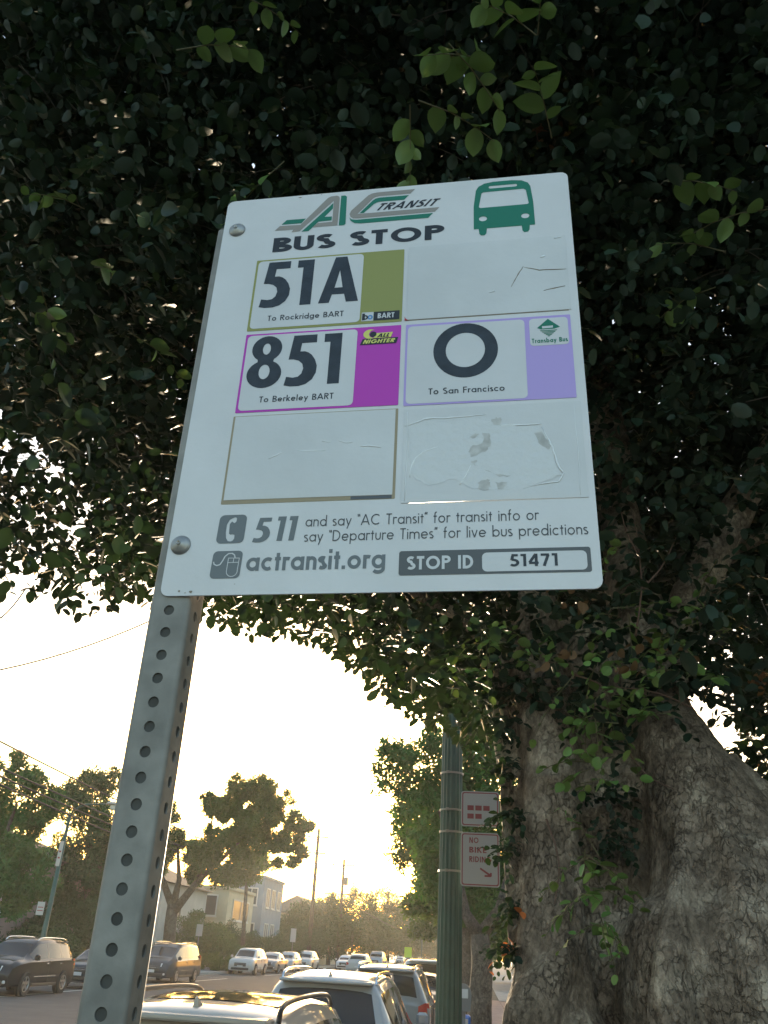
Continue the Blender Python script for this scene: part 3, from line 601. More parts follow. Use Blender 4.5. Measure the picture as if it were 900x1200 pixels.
for q in (((606, 600, 2.75), (500, 520, 3.1), (360, 460, 3.6), (200, 430, 4.1), (60, 420, 4.6)), ((575, 420, 3.0), (420, 300, 3.2), (260, 180, 3.5), (80, 60, 3.9)),
          ((632, 840, 2.6), (580, 760, 3.0), (500, 700, 3.5), (400, 660, 4.0)), ((700, 380, 3.5), (800, 250, 3.6), (900, 60, 3.7)), ((720, 560, 3.1), (640, 300, 3.1), (600, 60, 3.1)), ((835, 655, 2.75), (870, 640, 2.9), (940, 610, 3.1))):
    limb([at(x, y, Y) for x, y, Y in q], .045, .012)

# leaf shape: ovate, folded on the midrib
def leaf_template(nseg=4):
    prof = [(0, .0), (.13, .27), (.44, .43), (.82, .30), (1, 0)]
    V = []; T = []
    for i, (t, w) in enumerate(prof):
        z = -.10 * t * t
        if w == 0: V.append((t, 0, z))
        else: V += [(t, -w, z + w * .22), (t, 0, z), (t, w, z + w * .22)]
    # 0 | 1 2 3 | 4 5 6 | 7 8 9 | 10
    T += [(0, 1, 2), (0, 2, 3)]
    for a in (1, 4): T += [(a, a + 3, a + 4), (a, a + 4, a + 1), (a + 1, a + 4, a + 5), (a + 1, a + 5, a + 2)]
    T += [(7, 10, 8), (8, 10, 9)]
    return np.array(V, float), np.array(T)
LV, LT = leaf_template()
LV2 = np.array([(0, 0, 0), (.25, -.36, .05), (.76, -.33, .03), (1, 0, -.1), (.76, .33, .03), (.25, .36, .05)]); LT2 = np.array([(0, 1, 5), (1, 4, 5), (1, 2, 4), (2, 3, 4)])
def frames(dirs, nrm):
    d = dirs / np.linalg.norm(dirs, axis=1)[:, None]; s = np.cross(nrm, d); s /= np.linalg.norm(s, axis=1)[:, None] + 1e-9; n = np.cross(d, s)
    return d, s, n
def leaves_mesh(name, P, D, Nn, S, m, tmpl=(LV, LT)):
    d, s, n = frames(D, Nn); V_, T_ = tmpl; k = len(V_)
    V = P[:, None, :] + S[:, None, None] * (V_[None, :, 0:1] * d[:, None] + V_[None, :, 1:2] * s[:, None] * .82 + V_[None, :, 2:3] * n[:, None])
    Fv = (T_[None] + (np.arange(len(P)) * k)[:, None, None]).reshape(-1)
    return npmesh(name, V.reshape(-1, 3), 3, Fv, m)
def strands(org, dr, length, nl, droop, size, yaw_jit=.5):
    """leaves set alternately along drooping shoots: returns positions, directions, normals, sizes, owner"""
    K = len(org); t = (np.arange(nl) + .6) / nl; t = np.repeat(t[None], K, 0) + RNG.normal(0, .03, (K, nl))
    L = length[:, None]; base_ = org[:, None] + dr[:, None] * (L * t)[..., None]; base_[..., 2] -= droop[:, None] * L * t * t
    tang = dr[:, None] + np.array([0, 0, -1.]) * (2 * droop[:, None] * t)[..., None]; tang /= np.linalg.norm(tang, axis=2)[..., None]
    up = np.array([0, 0, 1.]) + RNG.normal(0, .35, (K, nl, 3)); side = np.cross(tang, up); side /= np.linalg.norm(side, axis=2)[..., None]
    sg = np.where(np.arange(nl) % 2, 1, -1)[None, :, None]
    D = tang * .55 + side * sg * RNG.uniform(.6, 1.1, (K, nl, 1)) + RNG.normal(0, .22, (K, nl, 3)) - np.array([0, 0, .25])
    Nn = up + RNG.normal(0, .3, (K, nl, 3))
    S = size[:, None] * RNG.uniform(.5, 1.25, (K, nl)) * (1 - .25 * t)
    return base_.reshape(-1, 3), D.reshape(-1, 3), Nn.reshape(-1, 3), S.reshape(-1)
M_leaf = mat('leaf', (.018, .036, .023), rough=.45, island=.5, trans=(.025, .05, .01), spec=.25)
M_leafy = mat('young_and_lit_leaf', (.12, .20, .05), rough=.45, island=.5, trans=(.12, .18, .03), spec=.4)  # bright colour also stands for light falling on the hanging sprigs
M_leafo = mat('old_and_backlit_leaf', (.16, .085, .04), rough=.6, island=.4, trans=(.16, .07, .02))  # brown also paints warm backlight on leaves at the right gap
M_twig = mat('twig', (.05, .04, .03), rough=.8, var=.2, vscale=40)
# lower edge of the canopy as it hangs over the street, given on sight lines
EX = np.array([-400, -60, 0, 45, 75, 105, 150, 190, 235, 262, 300, 350, 400, 440, 480, 520, 560, 600, 640, 700, 760, 800, 830, 850, 875, 900, 1000, 1400], float)
EY = np.array([600, 690, 700, 700, 722, 738, 700, 722, 728, 740, 752, 752, 778, 818, 846, 862, 900, 860, 820, 850, 840, 830, 770, 800, 880, 900, 960, 900], float)
def under(px, py, soft): return py < np.interp(px, EX, EY) - soft
SHADE = []
def shoots(n, r0, r1, lo, margin=70, xr=(-120, 1020), yr=(-140, 900)):
    out = []
    while len(out) < n:
        k = n * 2; px = RNG.uniform(*xr, k); py = RNG.uniform(*yr, k)
        rr = (r0 ** 3 + (r1 ** 3 - r0 ** 3) * RNG.random(k)) ** (1 / 3)
        ok = under(px, py, lo * F / rr * .8 + np.abs(RNG.normal(0, 18, k)))
        d = np.stack([px - 450, 600 - py, np.full(k, -F)], 1); d /= np.linalg.norm(d, axis=1)[:, None]; P = CAM + (d @ RM.T) * rr[:, None]
        ok &= (P[:, 2] > 2.15); ok &= P[:, 1] > 1.25
        out += list(P[ok])
    return np.array(out[:n])
def rand_dir(n, down=.25):
    d = RNG.normal(0, 1, (n, 3)); d[:, 2] = d[:, 2] * .5 - down; return d / np.linalg.norm(d, axis=1)[:, None]
groups = []
# near layer 1.9-4 m
A_ = []
def addset(n, r0, r1, lo, size, nl, ln, **k):
    o_ = shoots(n, r0, r1, lo, **k); A_.append(strands(o_, rand_dir(n), RNG.uniform(ln * .7, ln * 1.3, n), nl, RNG.uniform(.1, .7, n), RNG.uniform(size * .8, size * 1.15, n)))
addset(300, 1.9, 2.6, .10, .048, 9, .26)
addset(1900, 2.6, 3.6, .13, .050, 10, .28)
addset(7500, 3.5, 5.0, .14, .058, 10, .34)
P, D, Nn, S = [np.concatenate([a[i] for a in A_]) for i in range(4)]
px, py, dz = proj(P)
keep = (dz > .9) & (under(px, py + 6, 0))
sgap = (px > 812) & (py > 690) & (RNG.random(len(px)) < .38) & (px < 905); keep &= ~sgap; keep &= ~((px < 120) & (py > 470 + px * .9) & (RNG.random(len(px)) < .5))
keep &= ~((np.abs(P[:, 0] + .1) < .45) & (P[:, 1] < 1.3))
P, D, Nn, S = P[keep], D[keep], Nn[keep], S[keep]; px, py = px[keep], py[keep]
r = np.linalg.norm(P - CAM, axis=1); app = S / r * F
vis = (px > -5) & (px < 905) & (py > -5) & (py < 900) & ~((px > 215) & (px < 680) & (py > 225) & (py < 690))
near_idx = np.where(vis & (r < 3.4))[0]
# the crown further back and overhead: bigger clumped foliage
n2 = 17000
Pd = shoots(n2, 5.0, 6.8, .22, xr=(-260, 1200), yr=(-420, 900)); dd = strands(Pd, rand_dir(n2), RNG.uniform(.3, .6, n2), 8, RNG.uniform(.1, .6, n2), RNG.uniform(.085, .115, n2))
kx, ky, kz = proj(dd[0]); kk = under(kx, ky + 6, 0) & ~((kx > 812) & (ky > 690) & (kx < 905) & (RNG.random(len(kx)) < .55)) & ~((kx < 120) & (ky > 460 + kx * 1.1) & (RNG.random(len(kx)) < .8)); dd = tuple(a[kk] for a in dd)
# overhead and behind, outside the picture
n3 = 8000; c3 = RNG.normal(0, 1, (n3 * 3, 3)); c3 /= np.linalg.norm(c3, axis=1)[:, None]; c3 *= (RNG.random(n3 * 3) ** (1 / 3))[:, None]
c3 = c3 * np.array([4.6, 3.6, 2.3]) + np.array([.7, 3.9, 5.4]); cx, cy, cz = proj(c3)
c3 = c3[((cz < 0) | (cy < -330) | (cx < -330) | (cx > 1230)) & (c3[:, 2] > 3.0) & (c3[:, 1] > .7)][:n3]
d3 = strands(c3, rand_dir(len(c3)), RNG.uniform(.3, .6, len(c3)), 8, RNG.uniform(.1, .6, len(c3)), RNG.uniform(.12, .17, len(c3)))
# sprouts of younger leaves on the trunk; sprigs in front painted brighter as lit
STEMS = []
def keepstem(o_, d_, l_):
    STEMS.append((o_, d_, l_)); return d_, l_
def sprout(spots, size, nl, ln, n, byr=False):
    O_, Dd = [], []
    for x, y, Y, sp in spots:
        for k in range(n):
            x2, y2 = x + random.gauss(0, sp), y + random.gauss(0, sp); O_.append(at(x2, y2, (Y if not byr else Y * dirw(x2, y2)[1]) + random.gauss(0, .03)))
    O_ = np.array([tuple(o) for o in O_]); return strands(O_, *keepstem(O_, rand_dir(len(O_), .1), RNG.uniform(ln * .6, ln * 1.2, len(O_))), nl, np.full(len(O_), .35), RNG.uniform(size * .85, size * 1.15, len(O_)))
yng = sprout([(700, 780, 2.2, 26), (740, 800, 2.2, 28), (690, 830, 2.25, 20), (760, 760, 2.25, 28), (800, 720, 2.3, 30), (680, 745, 2.25, 25), (730, 850, 2.25, 20), (700, 900, 2.3, 12), (760, 700, 2.3, 30), (695, 1000, 2.25, 12), (690, 1040, 2.25, 9), (708, 1085, 2.28, 4), (620, 760, 2.3, 16), (560, 770, 2.35, 14), (575, 740, 2.35, 14), (800, 790, 2.3, 20)], .040, 6, .13, 5)
lit_sprigs = sprout([(565, 70, 1.9, 8), (535, 60, 1.95, 8), (510, 110, 1.9, 8), (600, 35, 1.95, 10), (640, 15, 2.0, 10), (475, 125, 2.0, 10), (235, 40, 2.2, 14), (300, 15, 2.2, 14), (630, 150, 2.1, 8), (840, 250, 2.3, 16), (800, 240, 2.3, 16), (875, 215, 2.3, 16), (60, 350, 2.5, 14), (150, 410, 2.5, 14), (140, 330, 2.5, 14), (330, 190, 2.3, 10), (845, 330, 2.5, 16), (120, 210, 2.5, 16)], .062, 7, .17, 1, True)  # light on these sprigs is put in by the brighter leaf colour
old_backlit = sprout([(690, 740, 2.2, 20), (765, 775, 2.2, 12), (880, 760, 3.4, 25), (880, 830, 3.3, 20), (885, 890, 3.2, 16), (860, 800, 3.3, 18), (890, 800, 3.2, 14), (235, 60, 2.0, 8), (640, 150, 2.1, 8)], .040, 5, .12, 3)  # right-hand spots stand for backlit leaves, warmth put into the colour
rust = sprout([(606, 1108, 2.42, 2), (584, 1128, 2.5, 2), (600, 1062, 2.45, 3)], .036, 2, .05, 1)
dark = sprout([(700, 730, 2.35, 30), (760, 740, 2.4, 35), (820, 730, 2.45, 35), (650, 720, 2.4, 25), (780, 800, 2.45, 28), (720, 820, 2.45, 25), (830, 780, 2.5, 20), (590, 730, 2.45, 22), (560, 760, 2.5, 20), (540, 800, 2.6, 16), (610, 800, 2.45, 14), (870, 700, 2.6, 30), (885, 830, 2.95, 10), (892, 880, 2.95, 9), (898, 925, 2.95, 8)], .045, 7, .16, 16)
ivy = sprout([(588, 800, 2.5, 8), (590, 850, 2.5, 7), (592, 900, 2.5, 6), (596, 950, 2.5, 5), (598, 1000, 2.5, 4), (600, 1060, 2.5, 4), (602, 1110, 2.5, 3), (712, 930, 2.44, 8), (715, 980, 2.44, 8)], .027, 6, .08, 18)
def relP(P): return P - np.array([.62, 2.6, .13])
# leaves that show largest: single leaves
tm = {}
_t = [0, .05, .14, .27, .42, .58, .73, .86, .95, 1]; _w = [0, .13, .27, .385, .43, .42, .35, .235, .11, 0]; HV = [(0, 0, 0)]; HT = []
for t_, w_ in list(zip(_t, _w))[1:-1]:
    z_ = -.12 * t_ * t_; HV += [(t_, -w_, z_ + w_ * .20), (t_, -w_ * .5, z_ + w_ * .13), (t_, 0, z_), (t_, w_ * .5, z_ + w_ * .13), (t_, w_, z_ + w_ * .20)]
HV.append((1.04, 0, -.14)); nr = 8
for k in range(4): HT.append((0, 1 + k, 2 + k)); HT.append((1 + (nr - 1) * 5 + k, len(HV) - 1, 2 + (nr - 1) * 5 + k))
for r_ in range(nr - 1):
    for k in range(4): a_ = 1 + r_ * 5 + k; HT += [(a_, a_ + 5, a_ + 6), (a_, a_ + 6, a_ + 1)]
HV = np.array(HV); HT = np.array(HT)
for k_, m_ in (('leaf', M_leaf), ('young_lit', M_leafy), ('old_backlit', M_leafo), ('rust', mat('orange_leaf', (.5, .14, .04), rough=.5, trans=(.7, .2, .03)))):
    tm[k_] = npmesh('leaf', HV * np.array([1, .82, 1]), 3, HT.reshape(-1), m_, True)
def leaf_objs(P, D, Nn, S, key):
    d, s, n = frames(D, Nn); R_ = relP(P)
    for i in range(len(P)):
        o = bpy.data.objects.new('leaf', tm[key]); COL.objects.link(o); o.parent = tree
        o.matrix_local = Matrix(((d[i, 0] * S[i], s[i, 0] * S[i], n[i, 0] * S[i], R_[i, 0]), (d[i, 1] * S[i], s[i, 1] * S[i], n[i, 1] * S[i], R_[i, 1]), (d[i, 2] * S[i], s[i, 2] * S[i], n[i, 2] * S[i], R_[i, 2]), (0, 0, 0, 1)))
def pick(a, n, seed=0):
    x, y, z = proj(a[0]); rr = np.linalg.norm(a[0] - CAM, axis=1); sc = a[3] / rr; sc = np.where((x > 0) & (x < 900) & (y > 0) & (y < 1190), sc, 0); idx = np.argsort(-sc)[:n]
    mask = np.zeros(len(sc), bool); mask[idx] = True; return tuple(q[mask] for q in a), tuple(q[~mask] for q in a)
y2, _ = pick(lit_sprigs, 120); leaf_objs(*y2, 'young_lit')
y1, yr = pick(yng, 96); leaf_objs(*y1, 'young_lit')
o1, orr = pick(old_backlit, 34); leaf_objs(*o1, 'old_backlit'); leaf_objs(*rust, 'rust')
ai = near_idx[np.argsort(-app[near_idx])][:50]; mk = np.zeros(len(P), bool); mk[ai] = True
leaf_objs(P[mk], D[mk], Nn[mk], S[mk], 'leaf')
P, D, Nn, S = P[~mk], D[~mk], Nn[~mk], S[~mk]
dark = tuple(np.concatenate([a, c]) for a, c in zip(dark, ivy)); P = np.concatenate([P, dark[0]]); D = np.concatenate([D, dark[1]]); Nn = np.concatenate([Nn, dark[2]]); S = np.concatenate([S, dark[3]])
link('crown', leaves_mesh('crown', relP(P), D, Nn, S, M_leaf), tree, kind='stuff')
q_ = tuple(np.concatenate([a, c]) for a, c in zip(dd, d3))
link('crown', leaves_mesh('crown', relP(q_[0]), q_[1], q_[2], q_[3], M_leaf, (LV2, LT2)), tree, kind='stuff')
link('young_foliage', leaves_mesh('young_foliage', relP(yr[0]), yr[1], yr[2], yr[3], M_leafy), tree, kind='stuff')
link('old_backlit_foliage', leaves_mesh('old_backlit_foliage', relP(orr[0]), orr[1], orr[2], orr[3], M_leafo), tree, kind='stuff')
# shoots that carry the leaves: thin stems
def stems(org, dr, ln, rad=.0018):
    b = MB()
    for o_, d_, l_ in zip(org, dr, ln):
        o_ = Vector(o_); d_ = Vector(d_); q = [o_ + d_ * l_ * t - Vector((0, 0, .35 * l_ * t * t)) for t in (-.2, .3, .7, 1.0)]
        b.tube([TW @ v for v in q], [rad * 1.5, rad * 1.2, rad, rad * .5], 4)
    return b
so_ = shoots(260, 2.6, 3.8, .05); stems(so_, rand_dir(260), RNG.uniform(.1, .24, 260), .0012).build('twig', M_twig, tree, kind='stuff')
for o_, d_, l_ in STEMS[:2]: stems(o_, d_, l_, .0011).build('twig', mat('green_twig', (.09, .08, .035), rough=.7), tree, kind='stuff')
M_redtwig = mat('reddish_twig', (.10, .055, .04), rough=.7)
for q in (((745, 745, 2.25), (752, 690, 2.25), (748, 640, 2.3), (742, 600, 2.35)), ((752, 690, 2.25), (775, 665, 2.25), (792, 630, 2.3)), ((748, 650, 2.3), (735, 625, 2.3), (728, 600, 2.3)), ((670, 790, 2.3), (700, 800, 2.2), (715, 815, 2.2)), ((640, 100, 2.0), (625, 130, 2.0), (632, 170, 2.05)), ((735, 880, 2.4), (760, 910, 2.38), (790, 925, 2.4)), ((640, 960, 2.38), (655, 1010, 2.36), (650, 1060, 2.37)), ((812, 830, 2.35), (770, 812, 2.3), (720, 805, 2.25))):
    limb([at(x, y, Y) for x, y, Y in q], .0032, .0012, 6, 'twig', M_redtwig)
# ------------------------------------------------------------------ cars
M_glass = mat('car_glass', (.015, .017, .019), rough=.05, spec=.35)
M_tyre = mat('tyre', (.02, .02, .02), rough=.85)
M_rim = mat('alloy', (.42, .42, .43), rough=.3, metal=.8)
M_trim = mat('black_trim', (.02, .02, .022), rough=.5)
M_wellshade = mat('wheel_well_shade', (.008, .008, .008), rough=.9)  # black stands for the shade inside the wheel opening
M_lampw = mat('headlight_glass', (.55, .57, .6), rough=.12, spec=.7, coat=.6)
M_lampr = mat('taillight_red', (.38, .015, .012), rough=.18, coat=.6)
M_plate = mat('plate', (.55, .56, .58), rough=.5)
M_chrome = mat('chrome', (.55, .56, .58), rough=.15, metal=.95)
def paint(name, c): return mat('paint_' + name, c, rough=.5, metal=(.1 if max(c) > .1 else 0.), coat=(1. if max(c) > .1 else .7), spec=.05)
PAINT = {'black': paint('black', (.016, .017, .02)), 'silver': paint('silver', (.38, .39, .40)), 'white': paint('white', (.52, .53, .54)), 'grey': paint('grey', (.20, .21, .22)),
         'pearl': paint('pearl', (.48, .46, .44)), 'slate': paint('slate', (.035, .042, .052)), 'blue': paint('light_blue', (.30, .38, .46))}
def keyset(kind):
    # y, top, roof half width, belt half width, sill, belt
    if kind == 'suv': return [(-2.24, .40, .70, .76, .34, .38), (-2.33, .62, .78, .86, .28, .56), (-2.29, .86, .76, .90, .27, .80), (-2.25, 1.06, .72, .915, .27, 1.0), (-2.03, 1.50, .60, .925, .27, 1.04), (-1.90, 1.61, .585, .925, .27, 1.05), (-.7, 1.67, .62, .93, .27, 1.04), (.40, 1.61, .60, .925, .27, 1.01), (1.22, 1.10, .68, .92, .27, .99), (1.85, 1.01, .70, .90, .27, .92), (2.18, .88, .66, .84, .27, .80), (2.30, .62, .66, .80, .27, .56), (2.26, .34, .62, .74, .26, .32)]
    if kind == 'van': return [(-2.45, .40, .74, .80, .32, .38), (-2.54, .62, .80, .92, .26, .56), (-2.52, .9, .80, .95, .25, .84), (-2.48, 1.12, .78, .955, .25, 1.04), (-2.32, 1.60, .68, .96, .25, 1.06), (-2.2, 1.70, .67, .96, .25, 1.06), (-.6, 1.75, .70, .965, .25, 1.04), (.65, 1.66, .68, .96, .25, 1.0), (1.65, 1.12, .74, .95, .25, .97), (2.1, 1.0, .74, .92, .25, .9), (2.38, .85, .70, .86, .25, .78), (2.5, .6, .68, .82, .25, .55), (2.46, .34, .62, .76, .25, .32)]
    return [(-2.18, .38, .68, .74, .32, .36), (-2.28, .60, .74, .84, .24, .55), (-2.24, .92, .70, .86, .24, .84), (-1.85, 1.03, .66, .88, .23, .92), (-1.62, 1.07, .64, .885, .23, .93), (-.95, 1.38, .55, .89, .23, .94), (-.3, 1.44, .56, .895, .23, .94), (.3, 1.40, .56, .89, .23, .93), (1.10, .99, .66, .88, .23, .90), (1.75, .90, .66, .86, .23, .82), (2.08, .78, .62, .80, .23, .70), (2.22, .56, .60, .76, .23, .50), (2.18, .30, .58, .70, .22, .28)]
WIN = {'suv': (3, 4, 7, 8, [(-1.95, -1.22), (-1.12, -.22), (-.12, 1.0)]), 'van': (3, 4, 7, 8, [(-2.2, -1.3), (-1.2, -.2), (-.1, 1.35)]), 'sedan': (4, 5, 7, 8, [(-1.25, -.45), (-.35, .8)])}
def car(X, Y, kind, col, away, label, group=None, sc=1.0, rails=False, sunroof=False, antenna=True, lod=1, rimspokes=True, rot=0., z=0., name='parked_car'):
    ks = keyset(kind); NS = 4 if lod else 2; rg0, rg1, ws0, ws1, sidew = WIN[kind]
    st = []
    for i in range(len(ks) - 1):
        p0 = ks[max(i - 1, 0)]; p1 = ks[i]; p2 = ks[i + 1]; p3 = ks[min(i + 2, len(ks) - 1)]
        sub = sorted(set([k / NS for k in range(NS)] + ([(yy - p1[0]) / (p2[0] - p1[0]) for a in sidew for yy in a if p1[0] < yy < p2[0] and 2 < i < 9])))
        for t in sub:
            row = []
            for q in range(6):
                lin = p1[q] + (p2[q] - p1[q]) * t
                m1 = (p2[q] - p0[q]) / 2; m2 = (p3[q] - p1[q]) / 2; d_ = p2[q] - p1[q]
                if d_ * m1 <= 0: m1 = 0
                if d_ * m2 <= 0: m2 = 0
                m1 = max(-abs(3 * d_), min(abs(3 * d_), m1)); m2 = max(-abs(3 * d_), min(abs(3 * d_), m2))
                cub = (2 * t**3 - 3 * t**2 + 1) * p1[q] + (t**3 - 2 * t**2 + t) * m1 + (-2 * t**3 + 3 * t**2) * p2[q] + (t**3 - t**2) * m2
                row.append(lin if q == 0 else .35 * lin + .65 * cub)
            st.append((i + t, row))
    st.append((len(ks) - 1, list(ks[-1])))
    def section(r):
        y, zt, wt, wb, zs, zb = r; zb = min(zb, zt - .02); h = zb - zs
        return [(wb * .90, zs), (wb * .975, zs + .10 * h), (wb, zs + .45 * h), (wb * .992, zs + .72 * h), (wb * .975, zb - .04 * h), (wb * .94, zb),
                (wb * .94 + (wt + .03 - wb * .94) * .08, zb + (zt - zb) * .08), (wb * .94 + (wt + .03 - wb * .94) * .86, zb + (zt - zb) * .80), (wt + .01, zt - .08 * (zt - zb)), (wt - .05, zt - .012), (wt * .72, zt + .008), (wt * .36, zt + .02), (0, zt + .024)]
    n = 13; V = []
    for idx, r in st:
        s = section(r); V += [(x, r[0], z) for x, z in s] + [(-x, r[0], z) for x, z in s[:-1][::-1]]
    M = 2 * n - 1; body, wsg, rwg, sg = [], [], [], {}
    for i in range(len(st) - 1):
        ia = st[i][0]; ym = (st[i][1][0] + st[i + 1][1][0]) / 2
        for k in range(M - 1):
            f = (i * M + k, i * M + k + 1, (i + 1) * M + k + 1, (i + 1) * M + k); kk = min(k, M - 2 - k)
            if kk >= 9 and rg0 + .12 <= ia < rg1 - .05: rwg.append(f)
            elif kk >= 9 and ws0 + .05 <= ia < ws1 - .12: wsg.append(f)
            elif kk == 6 and any(a < ym < c for a, c in sidew) and rg1 - .3 < ia < ws1:
                sg.setdefault((next(q for q, (a, c) in enumerate(sidew) if a < ym < c), k > M // 2), []).append(f)
            else: body.append(f)
    body += [tuple(range(M))[::-1], tuple((len(st) - 1) * M + k for k in range(M))]
    root = empty(name, (X, Y, z), 0 if away else PI, label=label, cat='car', group=group); root.rotation_euler.z += rot; root.scale = (sc, sc, sc)
    def sub(nm, fs, m, smooth=True):
        used = sorted(set(i for f in fs for i in f)); mp = {u: q for q, u in enumerate(used)}; b = MB(); b.add([V[u] for u in used], [tuple(mp[i] for i in f) for f in fs])
        return b.build(nm, m, root, angle=38)
    pm = PAINT[col]; bo = sub('body', body, pm); sub('windscreen', wsg, M_glass); sub('rear_window', rwg, M_glass)
    for fs in sg.values(): sub('side_window', fs, M_glass)
    kr = ks[rg0]; L = ks[-2][0]; fz = .62
    def part(nm, bb, m, par=root, **k): return bb.build(nm, m, par, angle=35, **k)
    wy = {'suv': (-1.38, 1.36, .35), 'van': (-1.55, 1.48, .34), 'sedan': (-1.35, 1.35, .32)}[kind]; wr = wy[2]; hw = .925 if kind == 'suv' else (.955 if kind == 'van' else .885)
    for y in wy[:2]:
        for s in (-1, 1):
            b = MB(); b.lathe([(0, 0), (wr + .06, 0), (wr + .07, .012), (wr + .01, .02), (0, .02)], 20); b.v = [(s * (hw - .018 + vz), y + vx, wr + vy) for vx, vy, vz in b.v]; part('wheel_arch_shade', b, M_wellshade)  # flat black disc paints the shaded opening onto the body side
            b = MB(); b.lathe([(wr * .62, .03), (wr * .66, .065), (wr * .92, .075), (wr, .045), (wr, -.14), (wr * .6, -.14)], 24); b.v = [(s * (hw - .03 + vz), y + vx, wr + vy) for vx, vy, vz in b.v]; wh = part('wheel', b, M_tyre)
            b = MB(); b.lathe([(wr * .63, .062), (wr * .58, .045), (wr * .56, .01), (0, .01)], 24); 
            b.v = [(s * (hw - .03 + vz), y + vx, wr + vy) for vx, vy, vz in b.v]; part('rim', b, M_trim if lod else M_rim, wh)
            if lod and rimspokes:
                b = MB(); b.lathe([(wr * .645, .058), (wr * .64, .072), (wr * .58, .070), (wr * .56, .05)], 24)
                for q in range(5):
                    a = q * 2 * PI / 5 + .3; ca, sa = math.cos(a), math.sin(a); w0, w1 = .045, .03
                    b.add([(ca * r_ - sa * w, sa * r_ + ca * w, zz) for r_, w_ in ((.02, w0), (wr * .60, w1)) for w in (-w_, w_) for zz in (.02, .062)], [(0, 1, 5, 4), (2, 6, 7, 3), (1, 3, 7, 5)])
                b.v = [(s * (hw - .03 + vz), y + vx, wr + vy) for vx, vy, vz in b.v]; part('rim', b, M_rim, wh)
    # front
    yf = ks[-2][0]; w = ks[-3][3]
    b = MB(); b.box(-.42, .42, yf - .05, yf + .012, .52, .74, .02); gr = part('grille', b, M_trim)
    b = MB(); b.box(-.42, .42, yf - .02, yf + .022, .66, .685, .006); part('grille_bar', b, M_chrome, gr)
    b = MB(); b.box(-.62, .62, yf - .06, yf + .010, .30, .44, .03); part('lower_grille', b, M_trim)
    for s in (-1, 1):
        b = MB(); zt = .80 if kind != 'sedan' else .70
        x0, x1 = .46, w - .02
        b.add([(s * x0, yf - .03, zt - .09), (s * x1, yf - .16, zt - .06), (s * x1, yf - .30, zt + .07), (s * x0, yf - .08, zt + .05), (s * x0, yf - .28, zt - .09), (s * (x1 - .1), yf - .45, zt - .06), (s * (x1 - .1), yf - .5, zt + .05), (s * x0, yf - .4, zt + .03)],
              [(0, 1, 2, 3), (4, 7, 6, 5), (0, 4, 5, 1), (1, 5, 6, 2), (2, 6, 7, 3), (3, 7, 4, 0)])
        part('headlight', b, M_lampw)
        b = MB(); b.box(min(s * .62, s * .72), max(s * .62, s * .72), yf - .08, yf + .006, .36, .45, .02); part('fog_light', b, M_lampw)
        # tail lamps wrap the rear corner
        yr = ks[3][0] if kind != 'sedan' else ks[2][0]; zz = {'suv': (.86, 1.08), 'van': (.95, 1.25), 'sedan': (.76, .92)}[kind]; xo = ks[3][3] - .005
        b = MB(); b.add([(s * xo, yr + .20, zz[0] + .04), (s * xo, yr + .02, zz[0]), (s * (xo - .06), yr - .045, zz[0]), (s * .68, yr - .06, zz[0] + .05), (s * (xo - .02), yr + .22, zz[1]), (s * (xo - .03), yr + .04, zz[1]), (s * (xo - .10), yr - .02, zz[1]), (s * .68, yr - .04, zz[1] - .06)],
              [(0, 1, 5, 4), (1, 2, 6, 5), (2, 3, 7, 6), (4, 5, 6, 7), (0, 3, 2, 1), (0, 4, 7, 3)])
        part('taillight', b, M_lampr)
        ym = {'suv': .95, 'van': 1.3, 'sedan': .82}[kind]; zm = ks[8][5] + .05
        b = MB(); b.box(min(s * .90, s * 1.07), max(s * .90, s * 1.07), ym - .06, ym + .07, zm - .02, zm + .15, .035); mi = part('mirror', b, pm)
        if lod:
            for a, c in sidew[-2:]:
                b = MB(); b.box(min(s * (hw - .01), s * (hw + .022)), max(s * (hw - .01), s * (hw + .022)), a + .04, a + .2, ks[6][5] - .13, ks[6][5] - .10, .008); part('door_handle', b, pm if kind != 'suv' else M_chrome)
                b = MB(); b.box(min(s * (hw - .03), s * (hw + .004)), max(s * (hw - .03), s * (hw + .004)), a - .055, a - .048, .36, ks[6][5] - .03); part('door_seam', b, M_trim)
            b = MB(); b.box(min(s * (hw - .02), s * (hw + .012)), max(s * (hw - .02), s * (hw + .012)), wy[0] + wr + .12, wy[1] - wr - .12, .27, .36, .01); part('sill', b, M_trim)
            b = MB(); b.box(min(s * (hw - .02), s * (hw + .008)), max(s * (hw - .02), s * (hw + .008)), wy[0] + wr + .25, wy[1] - wr - .2, .54, .56, .004); part('side_moulding', b, M_chrome if col == 'black' else pm)
        if rails:
            zr = ks[6][1]; xr = ks[6][2] - .045; ya, yb = ks[5][0] + .12, ks[7][0] - .02
            pts = [(s * xr, ya - .04, ks[5][1] - .03), (s * xr, ya + .12, zr + .012), (s * xr, -.7, zr + .03), (s * xr, yb - .25, zr + .005), (s * xr, yb, ks[7][1] - .02)]
            pts2, rd = [], []
            for i in range(4):
                p0, p1, p2, p3 = [Vector(pts[max(0, min(4, i + k))]) for k in (-1, 0, 1, 2)]
                for k in range(5):
                    t = k / 5; pts2.append(.5 * ((2 * p1) + (p2 - p0) * t + (2 * p0 - 5 * p1 + 4 * p2 - p3) * t * t + (3 * p1 - p0 - 3 * p2 + p3) * t ** 3)); rd.append(.018)
            pts2.append(Vector(pts[-1])); rd.append(.014); b = MB(); b.tube(pts2, rd, 8); part('roof_rail', b, M_trim if rails == 'black' else M_chrome, )
    b = MB(); b.box(-.20, .20, yf, yf + .03, .46, .58, .008); part('number_plate', b, M_plate)
